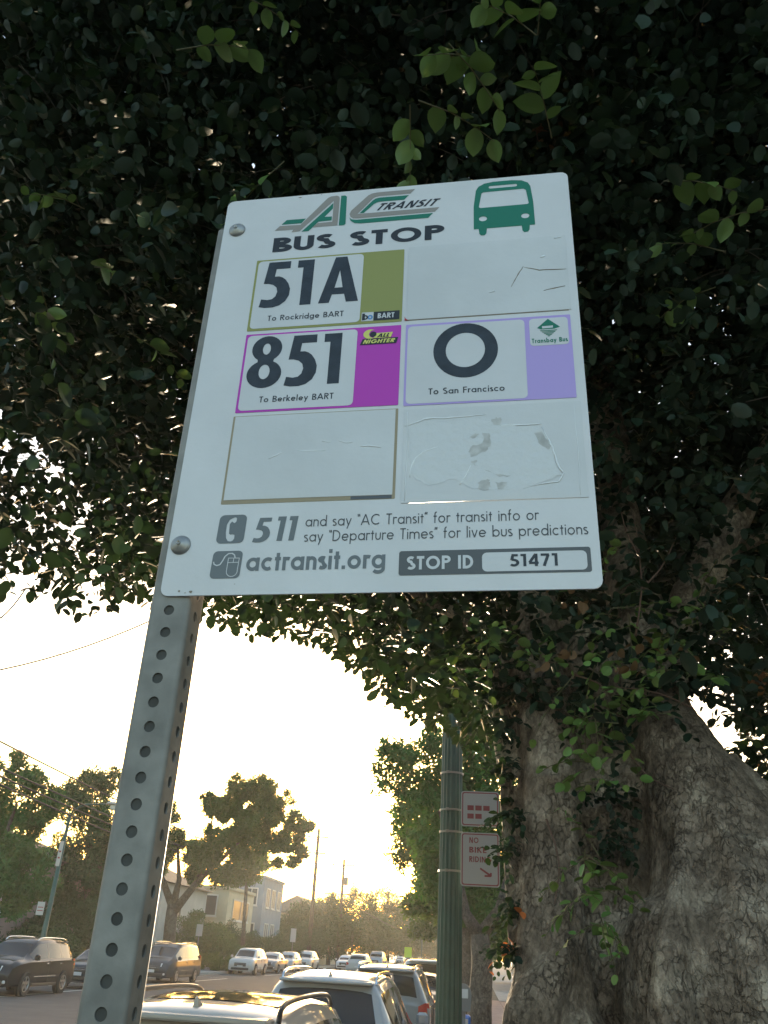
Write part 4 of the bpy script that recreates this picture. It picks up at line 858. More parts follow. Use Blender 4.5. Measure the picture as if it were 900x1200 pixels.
    yr = ks[2][0]; b = MB(); b.box(-.18, .18, yr - .045, yr + .02, .70, .82, .008); part('number_plate', b, M_plate)
    b = MB(); b.box(-.66, .66, ks[1][0] - .02, ks[1][0] + .05, .30, .46, .03); part('rear_bumper_trim', b, M_trim)
    if kind != 'sedan' and lod:
        b = MB(); b.tube([(.0, ks[3][0] - .03, ks[3][1] + .03), (.25, ks[3][0] + .01, ks[3][1] + .10)], .009, 6); part('rear_wiper', b, M_trim)
        y5 = ks[5][0]; z5 = ks[5][1]; b = MB(); b.box(-.56, .56, y5 - .20, y5 + .03, z5 - .035, z5 + .002, .012); part('roof_spoiler', b, pm)
    if antenna and kind != 'sedan':
        y5 = ks[5][0] + .16; z5 = ks[5][1] + .03; b = MB()
        pr = [(-.045, 0), (.09, 0), (.02, .03), (-.03, .062), (-.045, .055)]
        b.add([(-.02 * (1 - zz * 11), y5 + yy, z5 + zz) for yy, zz in pr] + [(.02 * (1 - zz * 11), y5 + yy, z5 + zz) for yy, zz in pr], [(0, 1, 2, 3, 4), (9, 8, 7, 6, 5), (0, 5, 6, 1), (1, 6, 7, 2), (2, 7, 8, 3), (3, 8, 9, 4), (4, 9, 5, 0)])
        part('antenna', b, pm)
    if sunroof:
        z6 = ks[6][1]; V2 = []
        for j in range(9):
            y = -1.38 + j * .2
            # follow the roof curve
            t = [r for r in st if r[0] > 4.5]; rr = min(t, key=lambda r_: abs(r_[1][0] - y)); 
            ys = sorted(t, key=lambda r_: abs(r_[1][0] - y))[:2]; (a, c) = ys; den = (c[1][0] - a[1][0]) or 1; z_ = a[1][1] + (c[1][1] - a[1][1]) * (y - a[1][0]) / den
            for x, dz_ in ((-.47, .010), (-.2, .026), (0, .031), (.2, .026), (.47, .010)): V2.append((x, y, z_ + dz_))
        b = MB(); b.add(V2, [(j * 5 + k, j * 5 + k + 1, (j + 1) * 5 + k + 1, (j + 1) * 5 + k) for j in range(8) for k in range(4)]); part('sunroof', b, M_glass)
    return root
GR = 'cars parked along the near kerb'; GL = 'cars parked along the far kerb'; GT = 'vehicles further down the street'
RX = -1.66
car(-1.70, 7.35, 'suv', 'pearl', True, 'pearl silver crossover nearest the camera with black glass sunroof and fin antenna', GR, rails='black', sunroof=True, sc=.915)
car(RX - .06, 12.75, 'suv', 'silver', True, 'silver SUV with roof rails parked directly in front of the nearest crossover', GR, rails='chrome', sc=.96)
car(-1.78, 20.4, 'suv', 'grey', True, 'grey SUV with pale roof edge and red tail lamp, third car along the near kerb', GR, rails='chrome', sc=.98)
car(-1.62, 26.2, 'sedan', 'slate', True, 'dark car mostly hidden behind the grey SUV and the green pole', GR)
car(-1.60, 32.2, 'van', 'white', True, 'white van beyond the dark car, left of the green pole', GR, antenna=False)
car(-1.6, 38.6, 'sedan', 'grey', True, 'grey sedan far along the near kerb beside the green pole', GR, lod=0)
LX = -15.95
car(LX + .45, 31.0, 'suv', 'black', False, 'shiny black SUV facing the camera at the left edge of the photo', GL, rails='chrome')
car(LX + .55, 37.6, 'sedan', 'slate', False, 'dark car behind the black SUV, partly hidden by the sign post', GL)
car(LX + .45, 46.4, 'van', 'slate', False, 'dark grey minivan with roof rack facing the camera, right of the sign post', GL, rails='chrome')
car(-16.35, 66.5, 'suv', 'white', False, 'white SUV facing the camera in front of the slim tree', GL)
car(-16.4, 74.5, 'sedan', 'grey', False, 'grey sedan behind the white SUV across the street', GL, lod=0)
car(-16.4, 81.0, 'suv', 'silver', False, 'silver hatch-backed car between the grey sedan and a pale SUV', GL, lod=0, sc=.92)
car(-16.2, 88.5, 'suv', 'pearl', False, 'pale SUV at the far end of the tight row across the street', GL, lod=0)
car(-14.1, 101, 'sedan', 'white', False, 'small white sedan standing apart past the far row', GT, lod=0, name='car')
car(-13.6, 112, 'sedan', 'pearl', False, 'pale sedan partly hidden behind the small white sedan', GT, lod=0, name='car')
car(-9.55, 77, 'suv', 'silver', True, 'silver SUV driving away in the street with one red lamp', GT, lod=0, rails='chrome', name='car')
vn = car(-14.9, 140, 'van', 'blue', False, 'light blue van far down the street', GT, lod=0, sc=1.18, antenna=False, name='van'); vn['category'] = 'van'
for px_, Yc, kd, cl, lb in ((469, 185, 'sedan', 'white', 'tiny white car just right of the light blue van'), (480, 215, 'sedan', 'slate', 'tiny dark sedan below the yellow green diamond sign'), (493, 250, 'sedan', 'silver', 'tiny silver car right of the tiny dark sedan'), (501, 285, 'suv', 'white', 'tiny white SUV among the farthest cars'), (508, 320, 'sedan', 'pearl', 'tiny pale car, farthest but one before the green pole'), (514, 360, 'suv', 'silver', 'tiny silver SUV, farthest car left of the green pole')):
    q = at(px_, 1121, Yc); car(q.x, Yc, kd, cl, False, lb, GT, lod=0, antenna=False, name='car')

# ------------------------------------------------------------------ street furniture
M_gpole = mat('green_pole_paint', (.022, .075, .06), rough=.45, var=.15, vscale=8)
M_band = mat('steel_band', (.20, .23, .21), rough=.4, metal=.5)
M_sgnw = mat('road_sign_white', (.46, .43, .41), rough=.45)
M_sgnr = mat('road_sign_red', (.30, .07, .07), rough=.45)
LPX, LPY = -.255, 8.5
lp = empty('lamp_post', (LPX, LPY, .15), label='dark green fluted lamp post with steel bands beside the ivy side of the big tree', cat='lamp post')
b = MB(); prof = []; nf = 32
for i, (z, r) in enumerate([(0, .19), (.12, .19), (.16, .16), (.5, .145), (.55, .125), (.6, .12), (2.0, .112), (3.5, .102), (5.0, .09), (7.6, .07)]):
    for k in range(nf):
        rr = r * (1 - (.09 if (k % 2) and z > .5 else 0)); a = 2 * PI * k / nf; b.v.append((rr * math.cos(a), rr * math.sin(a), z))
for i in range(9):
    for k in range(nf): k2 = (k + 1) % nf; b.f.append((i * nf + k, i * nf + k2, (i + 1) * nf + k2, (i + 1) * nf + k))
b.build('pole', M_gpole, lp)
b = MB(); b.tube([(0, 0, 7.5), (-.1, 0, 7.9), (-.7, 0, 8.2), (-1.6, 0, 8.25)], [.06, .05, .045, .04], 8); b.build('arm', M_gpole, lp, smooth=True)
b = MB(); b.lathe([(0, .1), (.12, .08), (.2, 0), (.16, -.06), (0, -.1)], 16, (-1.8, 0, 8.22)); b.build('lamp_head', M_sgnw, lp, smooth=True)
for y in (950, 975.5, 1021, 1012 - 105):
    z = at(526, y, LPY).z - .15
    b = MB(); b.lathe([(.108, -.009), (.114, -.009), (.114, .009), (.108, .009)], 24, (0, 0, z)); b.build('band', M_band, lp, smooth=False)
    b = MB(); b.box(-.05, -.02, -.125, -.108, z - .012, z + .012, .003); b.build('band_clip', M_band, lp)
# NO BIKE RIDING sign and the plate above it
nb = empty('no_bike_riding_sign', (LPX, LPY, .15), label='white sign with red border reading NO BIKE RIDING on the green lamp post', cat='sign')
def plate(root, cx, cz, w, h, y=-.14, bd=.012):
    rr = [(x / 100, z / 100) for x, z in rrect((cx - w / 2) * 100, (cz - h / 2) * 100, (cx + w / 2) * 100, (cz + h / 2) * 100, 2.5)]
    b = MB(); b.prism(rr, y, y + .003, 'y'); p = b.build('plate', M_sgnw, root)
    i1 = [(x / 100, z / 100) for x, z in rrect((cx - w / 2) * 100 + 1.0, (cz - h / 2) * 100 + 1.0, (cx + w / 2) * 100 - 1.0, (cz + h / 2) * 100 - 1.0, 2)]
    i2 = [(x / 100, z / 100) for x, z in rrect((cx - w / 2) * 100 + 2.0, (cz - h / 2) * 100 + 2.0, (cx + w / 2) * 100 - 2.0, (cz + h / 2) * 100 - 2.0, 1.6)]
    n = len(i1); b = MB(); b.add([(x, y - .001, z) for x, z in i1 + i2], [(k, (k + 1) % n, n + (k + 1) % n, n + k) for k in range(n)]); b.build('border', M_sgnr, p)
    return p
def flat_text(name, s, cx, z, width, cap, m, parent, y, w=.19):
    o = print_text(name, s, 0, 0, width, cap, m, None, 0, w=w, gap=.17); me = o.data
    for v in me.vertices: v.co = Vector((v.co.x + cx, y - v.co.z, v.co.y + z))
    o.parent = parent; return o
p_tl, p_bl = at(541, 975, 8.36), at(539.5, 1038, 8.36)
zt, zb = p_tl.z - .15, p_bl.z - .15; x0 = p_bl.x - LPX + .0; wsg_ = .36; cx = x0 + wsg_ / 2
pn = plate(nb, cx, (zt + zb) / 2, wsg_, zt - zb)
hh = zt - zb
flat_text('lettering', 'NO', cx - .10, zb + hh * .80, .085, .050, M_sgnr, pn, -.1415); flat_text('lettering', 'BIKE', cx - .10, zb + hh * .62, .16, .050, M_sgnr, pn, -.1415); flat_text('lettering', 'RIDING', cx - .10, zb + hh * .445, .205, .050, M_sgnr, pn, -.1415)
b = MB(); 
for s in (([(.02, .335), (.11, .215)]), ([(.06, .20), (.12, .20)]), ([(.118, .26), (.118, .196)])):
    L_, R_ = ribbon([(cx - .02 + a, zb + hh * c) for a, c in s], .016); b.add([(x, -.1415 - len(b.v) * 1e-5, z) for x, z in L_ + R_], [(2, 3, 1, 0)])
b.build('arrow', M_sgnr, pn)
nb2 = empty('red_lettered_sign', (LPX, LPY, .15), label='small white sign with red lettering above the bike sign on the green lamp post', cat='sign')
zt2 = at(541, 942, 8.36).z - .15; zb2 = at(541, 968, 8.36).z - .15
pn2 = plate(nb2, cx, (zt2 + .12 + zb2) / 2, wsg_, zt2 + .12 - zb2)
for zz_, n_ in ((zt2 - .01, 3), (zt2 - .085, 2)):
    for k in range(n_): b = MB(); b.box(cx - .12 + k * .075, cx - .06 + k * .075, -.1418, -.1408, zz_ - .045, zz_); b.build('red_block', M_sgnr, pn2)
# parking meter with the small blue box
mt = empty('parking_meter', (-.18, 12, .15), label='grey parking meter with rounded head beside the kerb beyond the green pole', cat='parking meter')
b = MB(); b.tube([(0, 0, 0), (0, 0, 1.12)], .03, 10); b.build('pole', mat('meter_grey', (.16, .17, .18), rough=.5), mt, smooth=True)
b = MB(); b.prism([(-.09, 1.12), (.09, 1.12), (.10, 1.28)] + [(.10 * math.cos(a), 1.30 + .12 * math.sin(a)) for a in [PI * k / 8 for k in range(9)]] + [(-.10, 1.28)], -.06, .06, 'y'); b.build('head', MATS['meter_grey'], mt)
b = MB(); b.box(-.06, .06, -.066, -.058, 1.26, 1.36, .004); b.build('display', M_lampw, mt)
bx_ = empty('blue_and_white_box', (-.26, 13.2, .15), label='small blue box with a white panel low beside the parking meter', cat='box')
b = MB(); b.box(-.05, .16, -.12, .12, .0, 1.02, .02); b.build('body', mat('box_blue', (.05, .16, .50), rough=.4), bx_)
b = MB(); b.box(-.02, .13, -.127, -.119, .86, .98, .003); b.build('panel', M_sgnw, bx_)
# lamp post across the street
def cobra(X, Y, h, label, lx=1.7, m=M_gpole, base_r=.12, ang=0):
    r_ = empty('street_lamp', (X, Y, .14), ang, label=label, cat='street lamp')
    b = MB(); b.tube([(0, 0, 0), (0, 0, .4), (0, 0, h)], [base_r * 1.3, base_r, base_r * .55], 12); b.build('pole', m, r_, smooth=True)
    b = MB(); b.tube([(0, 0, h - .25), (.12, 0, h + .12), (.6, 0, h + .35), (lx, 0, h + .42)], [.05, .045, .04, .035], 8); b.build('arm', m, r_, smooth=True)
    b = MB(); b.lathe([(0, .10), (.20, .07), (.30, 0), (.30, -.03), (0, -.04)], 18, (lx + .15, 0, h + .42)); hd = b.build('lamp_head', M_sgnw, r_, smooth=True)
    b = MB(); b.lathe([(.14, -.04), (.15, -.14), (.10, -.22), (0, -.25)], 16, (lx + .2, 0, h + .40)); b.build('globe', mat('lamp_globe', (.75, .74, .70), rough=.3), hd, smooth=True)
    return r_
q = at(52, 1092, 36.5); sl_ = cobra(q.x, 36.5, at(80, 952, 36.5).z - .14, 'green street lamp with curved arm and white globe behind the black SUV')
def small_sign(X, Y, z0, z1, w, label, band=None, col=None, pole=True, txt=None):
    r_ = empty('street_sign', (X, Y, .13), label=label, cat='sign')
    if pole: b = MB(); b.tube([(0, 0, 0), (0, 0, z1)], .03, 8); b.build('pole', MATS['meter_grey'], r_, smooth=True)
    b = MB(); b.box(-w / 2, w / 2, -.05, -.045, z0, z1, 0); p = b.build('plate', col or M_sgnw, r_)
    if band:
        b = MB(); b.box(-w / 2 + .04, w / 2 - .04, -.056, -.052, z0 + (z1 - z0) * .55, z0 + (z1 - z0) * .62); b.box(-w / 2 + .04, w / 2 - .04, -.056, -.052, z0 + (z1 - z0) * .3, z0 + (z1 - z0) * .37); b.build('red_bar', band, p)
    return r_
for (x0_, x1_, y0_, y1_, lb) in ((65, 76, 986, 1015, 'white sign high on the street lamp behind the black SUV'), (42, 54, 1057, 1072, 'small white and red sign low on the street lamp behind the black SUV')):
    a = at(x0_, y1_, 36.3); c = at(x1_, y0_, 36.3); small_sign((a.x + c.x) / 2, 36.3, a.z - .13, c.z - .13, c.x - a.x, lb, M_sgnr, pole=False)
for (x_, y0_, y1_, w_, Yq, lb, cl) in ((233, 1083, 1097, .42, 58, 'small white street sign on a pole in front of the shrubs', None), (343, 1088, 1104, .5, 84, 'pale sign on a pole between the hedge and the utility pole', None), (478, 1110, 1122, 1.0, 130, 'yellow green warning sign far down the street', mat('sign_lime', (.45, .62, .03), rough=.5))):
    a = at(x_, y1_, Yq); c = at(x_, y0_, Yq); small_sign(a.x, Yq, a.z - .13, c.z - .13, w_, lb, col=cl)
M_wood = mat('pole_wood', (.07, .05, .035), rough=.9, var=.2, vscale=6)
def upole(pxy, Yq, ytop, label, arms, lean=0):
    a = at(*pxy, Yq); top = at(pxy[0], ytop, Yq); h = top.z; r_ = empty('utility_pole', (a.x, Yq, .1), label=label, cat='utility pole')
    b = MB(); b.tube([(0, 0, 0), (0, 0, h)], [.24, .17], 10); b.build('pole', M_wood, r_, smooth=True)
    for dz_, w_ in arms:
        b = MB(); b.box(-w_ / 2, w_ / 2, -.2, -.1, h - dz_ - .07, h - dz_ + .07); ca = b.build('crossarm', M_wood, r_)
        for k in range(4):
            x = -w_ / 2 + .15 + k * (w_ - .3) / 3; b = MB(); b.lathe([(.03, 0), (.06, .06), (.04, .1), (.06, .14), (0, .2)], 8, (x, -.15, h - dz_ + .07)); b.build('insulator', M_lampw, ca)
    return r_, Vector((a.x, Yq, h))
u1, t1 = upole((363, 1100), 100, 972, 'tall dark utility pole right of the large round tree', [(.9, 2.4), (2.6, 2.0)])
u2, t2 = upole((397, 1100), 118, 1008, 'utility pole with wide crossarms rising above the far trees', [(.7, 3.0), (4.2, 4.6)])
b = MB(); b.lathe([(.25, -.5), (.28, -.45), (.28, .4), (.1, .5)], 12, (.45, 0, t2.z - 2.6)); b.build('transformer', MATS['meter_grey'], u2, smooth=True)
u3, t3 = upole((452, 1110), 175, 1045, 'small distant utility pole above the far trees', [(.5, 3.0)])
cobra(at(494, 1120, 140).x, 140, 6.0, 'distant street lamp right of the warning sign', lx=-1.2)
M_wire = mat('wire', (.03, .03, .03), rough=.7)
def wire(p, q, sag, label, r=.012, n=14, tw=None):
    p, q = Vector(p), Vector(q); P_ = [p.lerp(q, k / n) - Vector((0, 0, sag * 4 * (k / n) * (1 - k / n))) for k in range(n + 1)]; c = P_[0].copy()
    b = MB(); b.tube([v - c for v in P_], r, 5); o = b.build('overhead_wire', M_wire, None, loc=c, smooth=True); return tag(o, label, 'wire', 'overhead wires')
lw = empty('utility_pole', (-18.6, 24, .1), label='utility pole outside the left edge carrying the street wires', cat='utility pole')
b = MB(); b.tube([(0, 0, 0), (0, 0, 12)], [.2, .14], 10); b.build('pole', M_wood, lw, smooth=True)
wire(at(-60, 838, 24), at(240, 985, 60), .1, 'upper wire running down past the left treetops', .032)
wire(at(-60, 838 + 34, 24), at(240, 1002, 60), .1, 'second wire from the top across the left treetops', .032)
wire(at(-60, 838 + 44, 24), at(240, 1010, 60), .12, 'third wire from the top across the left treetops', .032)
wire(at(-60, 838 + 54, 24), at(240, 1018, 60), .14, 'lowest wire across the left treetops', .032)
wire(at(-160, 800, 9), at(330, 640, 11), .55, 'twisted cable sagging from the left edge up behind the sign', .010, 20)
wire(at(-80, 690, 14), at(80, 745, 26), .15, 'faint thin wire under the left canopy edge', .008)
wire(at(-80, 665, 14), at(110, 790, 26), .1, 'faint thin wire crossing under the left canopy', .008)
wire(at(-10, 728, 10), at(30, 690, 10), .12, 'short looping cable under the left canopy edge', .010)
wire(t1 - Vector((0, 0, 2.6)), at(180, 985, 50), .5, 'service wire from the tall pole towards the left trees', .025)
wire(t2 - Vector((0, 0, 4.2)), at(470, 1090, 90), .3, 'service wire slanting down right from the crossarm pole', .03)
wire(t2 - Vector((1, 0, .7)), t1 - Vector((0, 0, .9)), .4, 'wire between the two utility poles', .02)

# ------------------------------------------------------------------ buildings
M_stw = mat('stucco_white', (.48, .47, .45), rough=.85, var=.08, vscale=1.2)
M_stb = mat('stucco_blue_grey', (.22, .26, .31), rough=.85, var=.08, vscale=1.2)
M_stc = mat('stucco_cream', (.48, .42, .30), rough=.85, var=.08, vscale=1.2)
M_roof = mat('roof_shingle', (.16, .12, .09), rough=.9, var=.2, vscale=3)
M_win = mat('window_glass', (.05, .06, .07), rough=.3, spec=.3)
M_frame = mat('window_frame', (.55, .54, .52), rough=.6)
def window(par, x, y, z, w, h, face):                 # face 'x' (towards the street) or 'y' (towards the camera)
    def bx(a0, a1, d0, d1, z0, z1, m, nm, p):
        b = MB()
        if face == 'x': b.box(x + d0, x + d1, y + a0, y + a1, z0, z1)
        else: b.box(x + a0, x + a1, y - d1, y - d0, z0, z1)
        return b.build(nm, m, p)
    b = MB(); f = .09
    for a0, a1, z0, z1 in ((-w / 2 - f, -w / 2, z - h / 2 - f, z + h / 2 + f), (w / 2, w / 2 + f, z - h / 2 - f, z + h / 2 + f), (-w / 2, w / 2, z + h / 2, z + h / 2 + f), (-w / 2, w / 2, z - h / 2 - f, z - h / 2), (-.03, .03, z - h / 2, z + h / 2)):
        if face == 'x': b.box(x - .02, x + .07, y + a0, y + a1, z0, z1)
        else: b.box(x + a0, x + a1, y - .07, y + .02, z0, z1)
    fr = b.build('window', M_frame, par); bx(-w / 2, w / 2, -.02, .02, z - h / 2, z + h / 2, M_win, 'pane', fr); bx(-w / 2 - .15, w / 2 + .15, -.01, .13, z - h / 2 - f - .08, z - h / 2 - f - .003, M_frame, 'sill', fr)
def house(name, x0, x1, y0, y1, h, m, label, roof='flat', wins=(), rh=1.6, rm=None):
    r_ = empty(name, (0, 0, 0), label=label, cat='building')
    b = MB(); b.box(x0, x1, y0, y1, 0, h); b.build('wall', m, r_)
    if roof == 'flat': b = MB(); b.box(x0 - .15, x1 + .15, y0 - .15, y1 + .15, h, h + .25); b.build('parapet', m, r_)
    else:
        xm = (x0 + x1) / 2; ym = (y0 + y1) / 2; e = .4; b = MB()
        if roof == 'gable_y': b.add([(x0 - e, y0 - e, h), (x1 + e, y0 - e, h), (xm, y0 - e, h + rh), (x0 - e, y1 + e, h), (x1 + e, y1 + e, h), (xm, y1 + e, h + rh)], [(0, 1, 2), (5, 4, 3), (0, 2, 5, 3), (1, 4, 5, 2), (0, 3, 4, 1)])
        else: b.add([(x0 - e, y0 - e, h), (x1 + e, y0 - e, h), (x1 + e, y1 + e, h), (x0 - e, y1 + e, h), (xm, y0 + (x1 - x0) / 2, h + rh), (xm, y1 - (x1 - x0) / 2, h + rh)], [(0, 1, 4), (1, 2, 5, 4), (2, 3, 5), (3, 0, 4, 5), (3, 2, 1, 0)])
        b.build('roof', rm or M_roof, r_)
    for w in wins: window(r_, *w)
    return r_
h1 = house('white_house', -31.5, -22.6, 64, 75, 5.6, M_stw, 'white gabled house behind the shrubs across the street', 'gable_y', [(-29.5, 64, 4.0, 1.2, 1.3, 'y'), (-24.8, 64, 4.0, 1.2, 1.3, 'y'), (-22.6, 68, 4.0, 1.2, 1.3, 'x')], 1.9)
h2 = house('apartment_block', -27, -21.3, 77, 86, 6.0, M_stc, 'cream walled flat roofed building with long upper window, left of the blue grey house', 'flat', [(-23.6, 77, 4.7, 2.6, 1.5, 'y'), (-21.3, 81.5, 4.5, 5.5, 1.5, 'x'), (-21.3, 79, 1.8, 1.5, 1.4, 'x')])
h3 = house('blue_grey_house', -25, -21.0, 88.5, 97.5, 7.8, M_stb, 'tall blue grey two storey building with paired windows and flat roof', 'flat', [(-21, 90.5, 6.1, 1.3, 1.6, 'x'), (-21, 93, 6.1, 1.3, 1.6, 'x'), (-21, 95.6, 6.1, 1.3, 1.6, 'x'), (-21, 91, 2.9, 1.5, 1.7, 'x'), (-21, 93.6, 2.9, 1.5, 1.7, 'x'), (-22.2, 88.5, 6.1, 1.1, 1.4, 'y'), (-22.2, 88.5, 3.0, 1.1, 1.4, 'y')])
h4 = house('cream_building', -26, -19.9, 112, 136, 5.6, M_stc, 'long cream building with brown hipped roof beyond the blue grey house', 'hip', [(-19.9, 115 + k * 4, 3.9, 1.5, 1.5, 'x') for k in range(5)], 2.2)
h5 = house('pink_house', -34, -23.5, 40, 56, 5.4, mat('stucco_pink', (.30, .22, .20), rough=.85, var=.1, vscale=1), 'dull pink house hidden behind the left trees', 'hip', [(-23.5, 44, 3.4, 1.4, 1.4, 'x'), (-31, 40, 3.4, 1.4, 1.4, 'y'), (-26.5, 40, 3.4, 1.4, 1.4, 'y')], 2)
h7 = house('added_shop_building', 5.4, 15, 2, 62, 4.5, M_stc, 'unseen low cream building added along the near pavement behind the big tree', 'flat', [(5.35, 5 + k * 5.4, 1.75, 2.8, 1.9, 'x') for k in range(11)])  # added out of view to block bright horizon from car reflections
for k in range(10):
    b = MB(); b.box(5.34, 5.41, 7.25 + k * 5.4, 8.25 + k * 5.4, .16, 2.35, .01); dr = b.build('door', mat('shop_door', (.12, .07, .05), rough=.5), h7)
    b = MB(); b.tube([(5.30, 7.36 + k * 5.4, 1.05), (5.30, 7.36 + k * 5.4, 1.3)], .012, 6); b.build('handle', M_chrome, dr)
b = MB(); b.box(4.75, 5.39, 3.2, 61, 2.95, 3.1, .02); b.build('awning', mat('awning_green', (.05, .09, .07), rough=.8), h7)
h6 = house('pale_corner_building', 3.0, 12, 64, 84, 4.2, M_stw, 'low pale building beyond the far end of the pavement', 'flat', [(4.6, 64, 2.0, 1.8, 1.6, 'y'), (8, 64, 2.0, 1.8, 1.6, 'y')])

# ------------------------------------------------------------------ other trees
TMATS = {}
def tmat(key, c, tr):
    if key not in TMATS: TMATS[key] = mat('foliage_' + key, c, rough=.6, island=.45, trans=tr, spec=.25)
    return TMATS[key]
def far_tree(X, Y, blobs, limbs, key, c, tr, label, nleaf, ls, group='street trees further off', name='tree', trunk_r=.25, cat='tree', seg=None):
    """blobs: (x, y, z, radius) crown clumps; limbs: lists of (point, radius) for trunk and boughs, all relative to the foot of the trunk"""
    r_ = empty(name, (X, Y, .12), label=label, cat=cat, group=group)
    if limbs:
        b = MB()
        for lb in limbs: b.tube([p for p, q in lb], [q for p, q in lb], 9)
        b.build('trunk', M_bark2, r_, smooth=True)
    tot = sum(q[3] ** 2 for q in blobs); Ps = []; Ns = []
    for (x, y, z, r0) in blobs:
        # each clump is made of small puffs so the edge is ragged
        npf = max(8, int(26)); pd = RNG.normal(0, 1, (npf, 3)); pd /= np.linalg.norm(pd, axis=1)[:, None]; pc = pd * (r0 * RNG.uniform(.45, .95, npf))[:, None]
        k = int(2.3 * nleaf * r0 ** 2 / tot); w = RNG.integers(0, npf, k); o_ = RNG.normal(0, 1, (k, 3)); o_ /= np.linalg.norm(o_, axis=1)[:, None]
        rr = r0 * RNG.uniform(.22, .36, npf)[w] * RNG.random(k) ** .35
        Ps.append(np.array([x, y, z]) + pc[w] * np.array([1, 1, .85]) + o_ * rr[:, None]); Ns.append(o_ * .7 + RNG.normal(0, .6, (k, 3)) + np.array([0, 0, .4]))
    Pq = np.concatenate(Ps); Nq = np.concatenate(Ns); Dq = RNG.normal(0, 1, Pq.shape)
    me = leaves_mesh('crown', Pq, Dq, Nq, ls * 1.35 * RNG.uniform(.6, 1.3, len(Pq)), tmat(key, c, tr), (LV2[[0, 1, 2, 3]], np.array([(0, 1, 2), (0, 2, 3)])))
    link('crown', me, r_); return r_
def V3(*a): return tuple(a)
def px_tree(trunkpx, Y, spec, limbs, *a, **k):
    """crown clumps given as (pixel x, pixel y, depth offset, radius in metres)"""
    f = at(trunkpx[0], trunkpx[1], Y); X = f.x; bl = []
    for (x, y, dy, r0) in spec: q = at(x, y, Y + dy); bl.append((q.x - X, dy, q.z - .12, r0))
    L_ = []
    for ch_ in limbs: L_.append([((0, 0, -.15) if p is None else tuple(at(p[0], p[1], Y + (p[2] if len(p) > 2 else 0)) - Vector((X, Y, .12))), r0) for p, r0 in ch_])
    return far_tree(X, Y, bl, L_, *a, **k)
G1 = ((.060, .13, .035), (.09, .18, .02)); G2 = ((.042, .088, .03), (.06, .12, .02)); G3 = ((.070, .12, .03), (.12, .19, .02)); G4 = ((.045, .085, .03), (.07, .12, .02))
px_tree((-10, 1100), 40, [(20, 1000, 0, 1.7), (-20, 950, 1, 2.0), (45, 950, 1, 1.3), (30, 915, 0, 1.0), (0, 1040, -1, 1.6), (40, 1040, -.5, 1.1), (-50, 1000, 0, 2.0), (20, 890, 0, .5), (-20, 900, 0, 1.0), (60, 935, .5, .7)],
        [[(None, .3), ((-8, 1060), .22), ((0, 1000), .14), ((20, 940), .06)], [((-8, 1060), .14), ((-30, 990), .08), ((-40, 940), .04)]], 'a', *G1, 'bright green leafy tree at the left edge behind the black SUV', 15000, .17)
px_tree((105, 1090), 50, [(105, 930, 0, 1.6), (130, 920, 0, 1.3), (85, 940, 0, 1.4), (115, 985, 0, 2.1), (75, 1000, 0, 1.6), (140, 970, 0, 1.6), (100, 1040, 0, 2.2), (140, 1035, 0, 1.8), (65, 1055, -1, 1.5), (120, 1075, -1, 1.4)],
        [[(None, .32), ((104, 1050), .25), ((105, 980), .14), ((108, 930), .06)], [((104, 1050), .16), ((130, 980), .08)], [((104, 1050), .16), ((80, 980), .08)]], 'b', *G2, 'dark dense evergreen tree behind the sign post', 17000, .17)
px_tree((200, 1112), 56, [(192, 955, 0, 1.2), (182, 1000, 0, 1.5), (205, 985, 0, 1.0), (228, 1010, 0, 1.4), (255, 950, 0, 1.0), (240, 1000, 0, 1.4), (285, 925, 0, 1.25), (270, 945, 0, 1.2), (310, 925, 0, 1.15), (325, 945, 0, 1.2), (350, 965, 0, 1.05), (340, 985, 0, 1.0), (300, 960, 0, 1.7), (275, 985, 0, 1.5), (310, 990, 0, 1.2), (345, 1010, 0, .55), (325, 1012, 0, .5), (290, 1020, 0, .95), (262, 1025, 0, 1.0), (250, 975, 0, .6), (245, 935, 0, .55), (355, 1000, 0, .5)],
        [[(None, .42), ((200, 1080), .36), ((203, 1060), .36)], [((203, 1065), .26), ((190, 1030), .18), ((182, 1000), .08)], [((203, 1062), .26), ((210, 1030), .16), ((208, 990), .08)], [((204, 1068), .28), ((230, 1035), .2), ((262, 1005), .14), ((300, 965), .07)], [((230, 1035), .14), ((245, 990), .08), ((250, 950), .04)]],
        'c', *G3, 'large spreading tree with forked grey trunk and wide crown against the sunset', 40000, .15, group='street trees further off')
px_tree((284, 1130), 71, [(290, 1015, 0, 1.6), (275, 1020, 0, 1.4), (300, 1010, 0, 1.2), (285, 1000, 0, 1.2)], [[(None, .2), ((286, 1080), .16), ((290, 1020), .12)]], 'd', *G3, 'slim straight trunked tree standing in front of the blue grey house', 5000, .15)
# shrubs and hedges across the street
def shrub(px_, py_, Yq, rs, label, n, key='e', c=G3, ls=.12, nm='shrub'):
    q = at(px_, py_, Yq); bl = [(dx, dy, dz_, r0) for dx, dy, dz_, r0 in rs]
    b_ = far_tree(q.x, Yq, bl, [[((0, 0, -.1), .06), ((0, 0, .5), .04)]], key, *c, label, n, ls, group='shrubs across the street', name=nm, cat='shrub'); return b_
shrub(240, 1112, 70, [(-1.2, 0, 1.2, 1.1), (0, 0, 1.8, 1.3), (1.3, 0, 1.5, 1.2), (2.6, 0, 1.0, 1.0), (-2.2, 0, .8, .8), (.6, 0, 2.6, .8)], 'big leafy shrub between the forked tree and the slim tree', 7000)
shrub(252, 1128, 66, [(-1.2, 0, .5, .65), (0, 0, .5, .7), (1.0, 0, .45, .6)], 'low bright green bush behind the dark minivan', 3000, 'f', ((.09, .14, .02), (.14, .22, .02)))
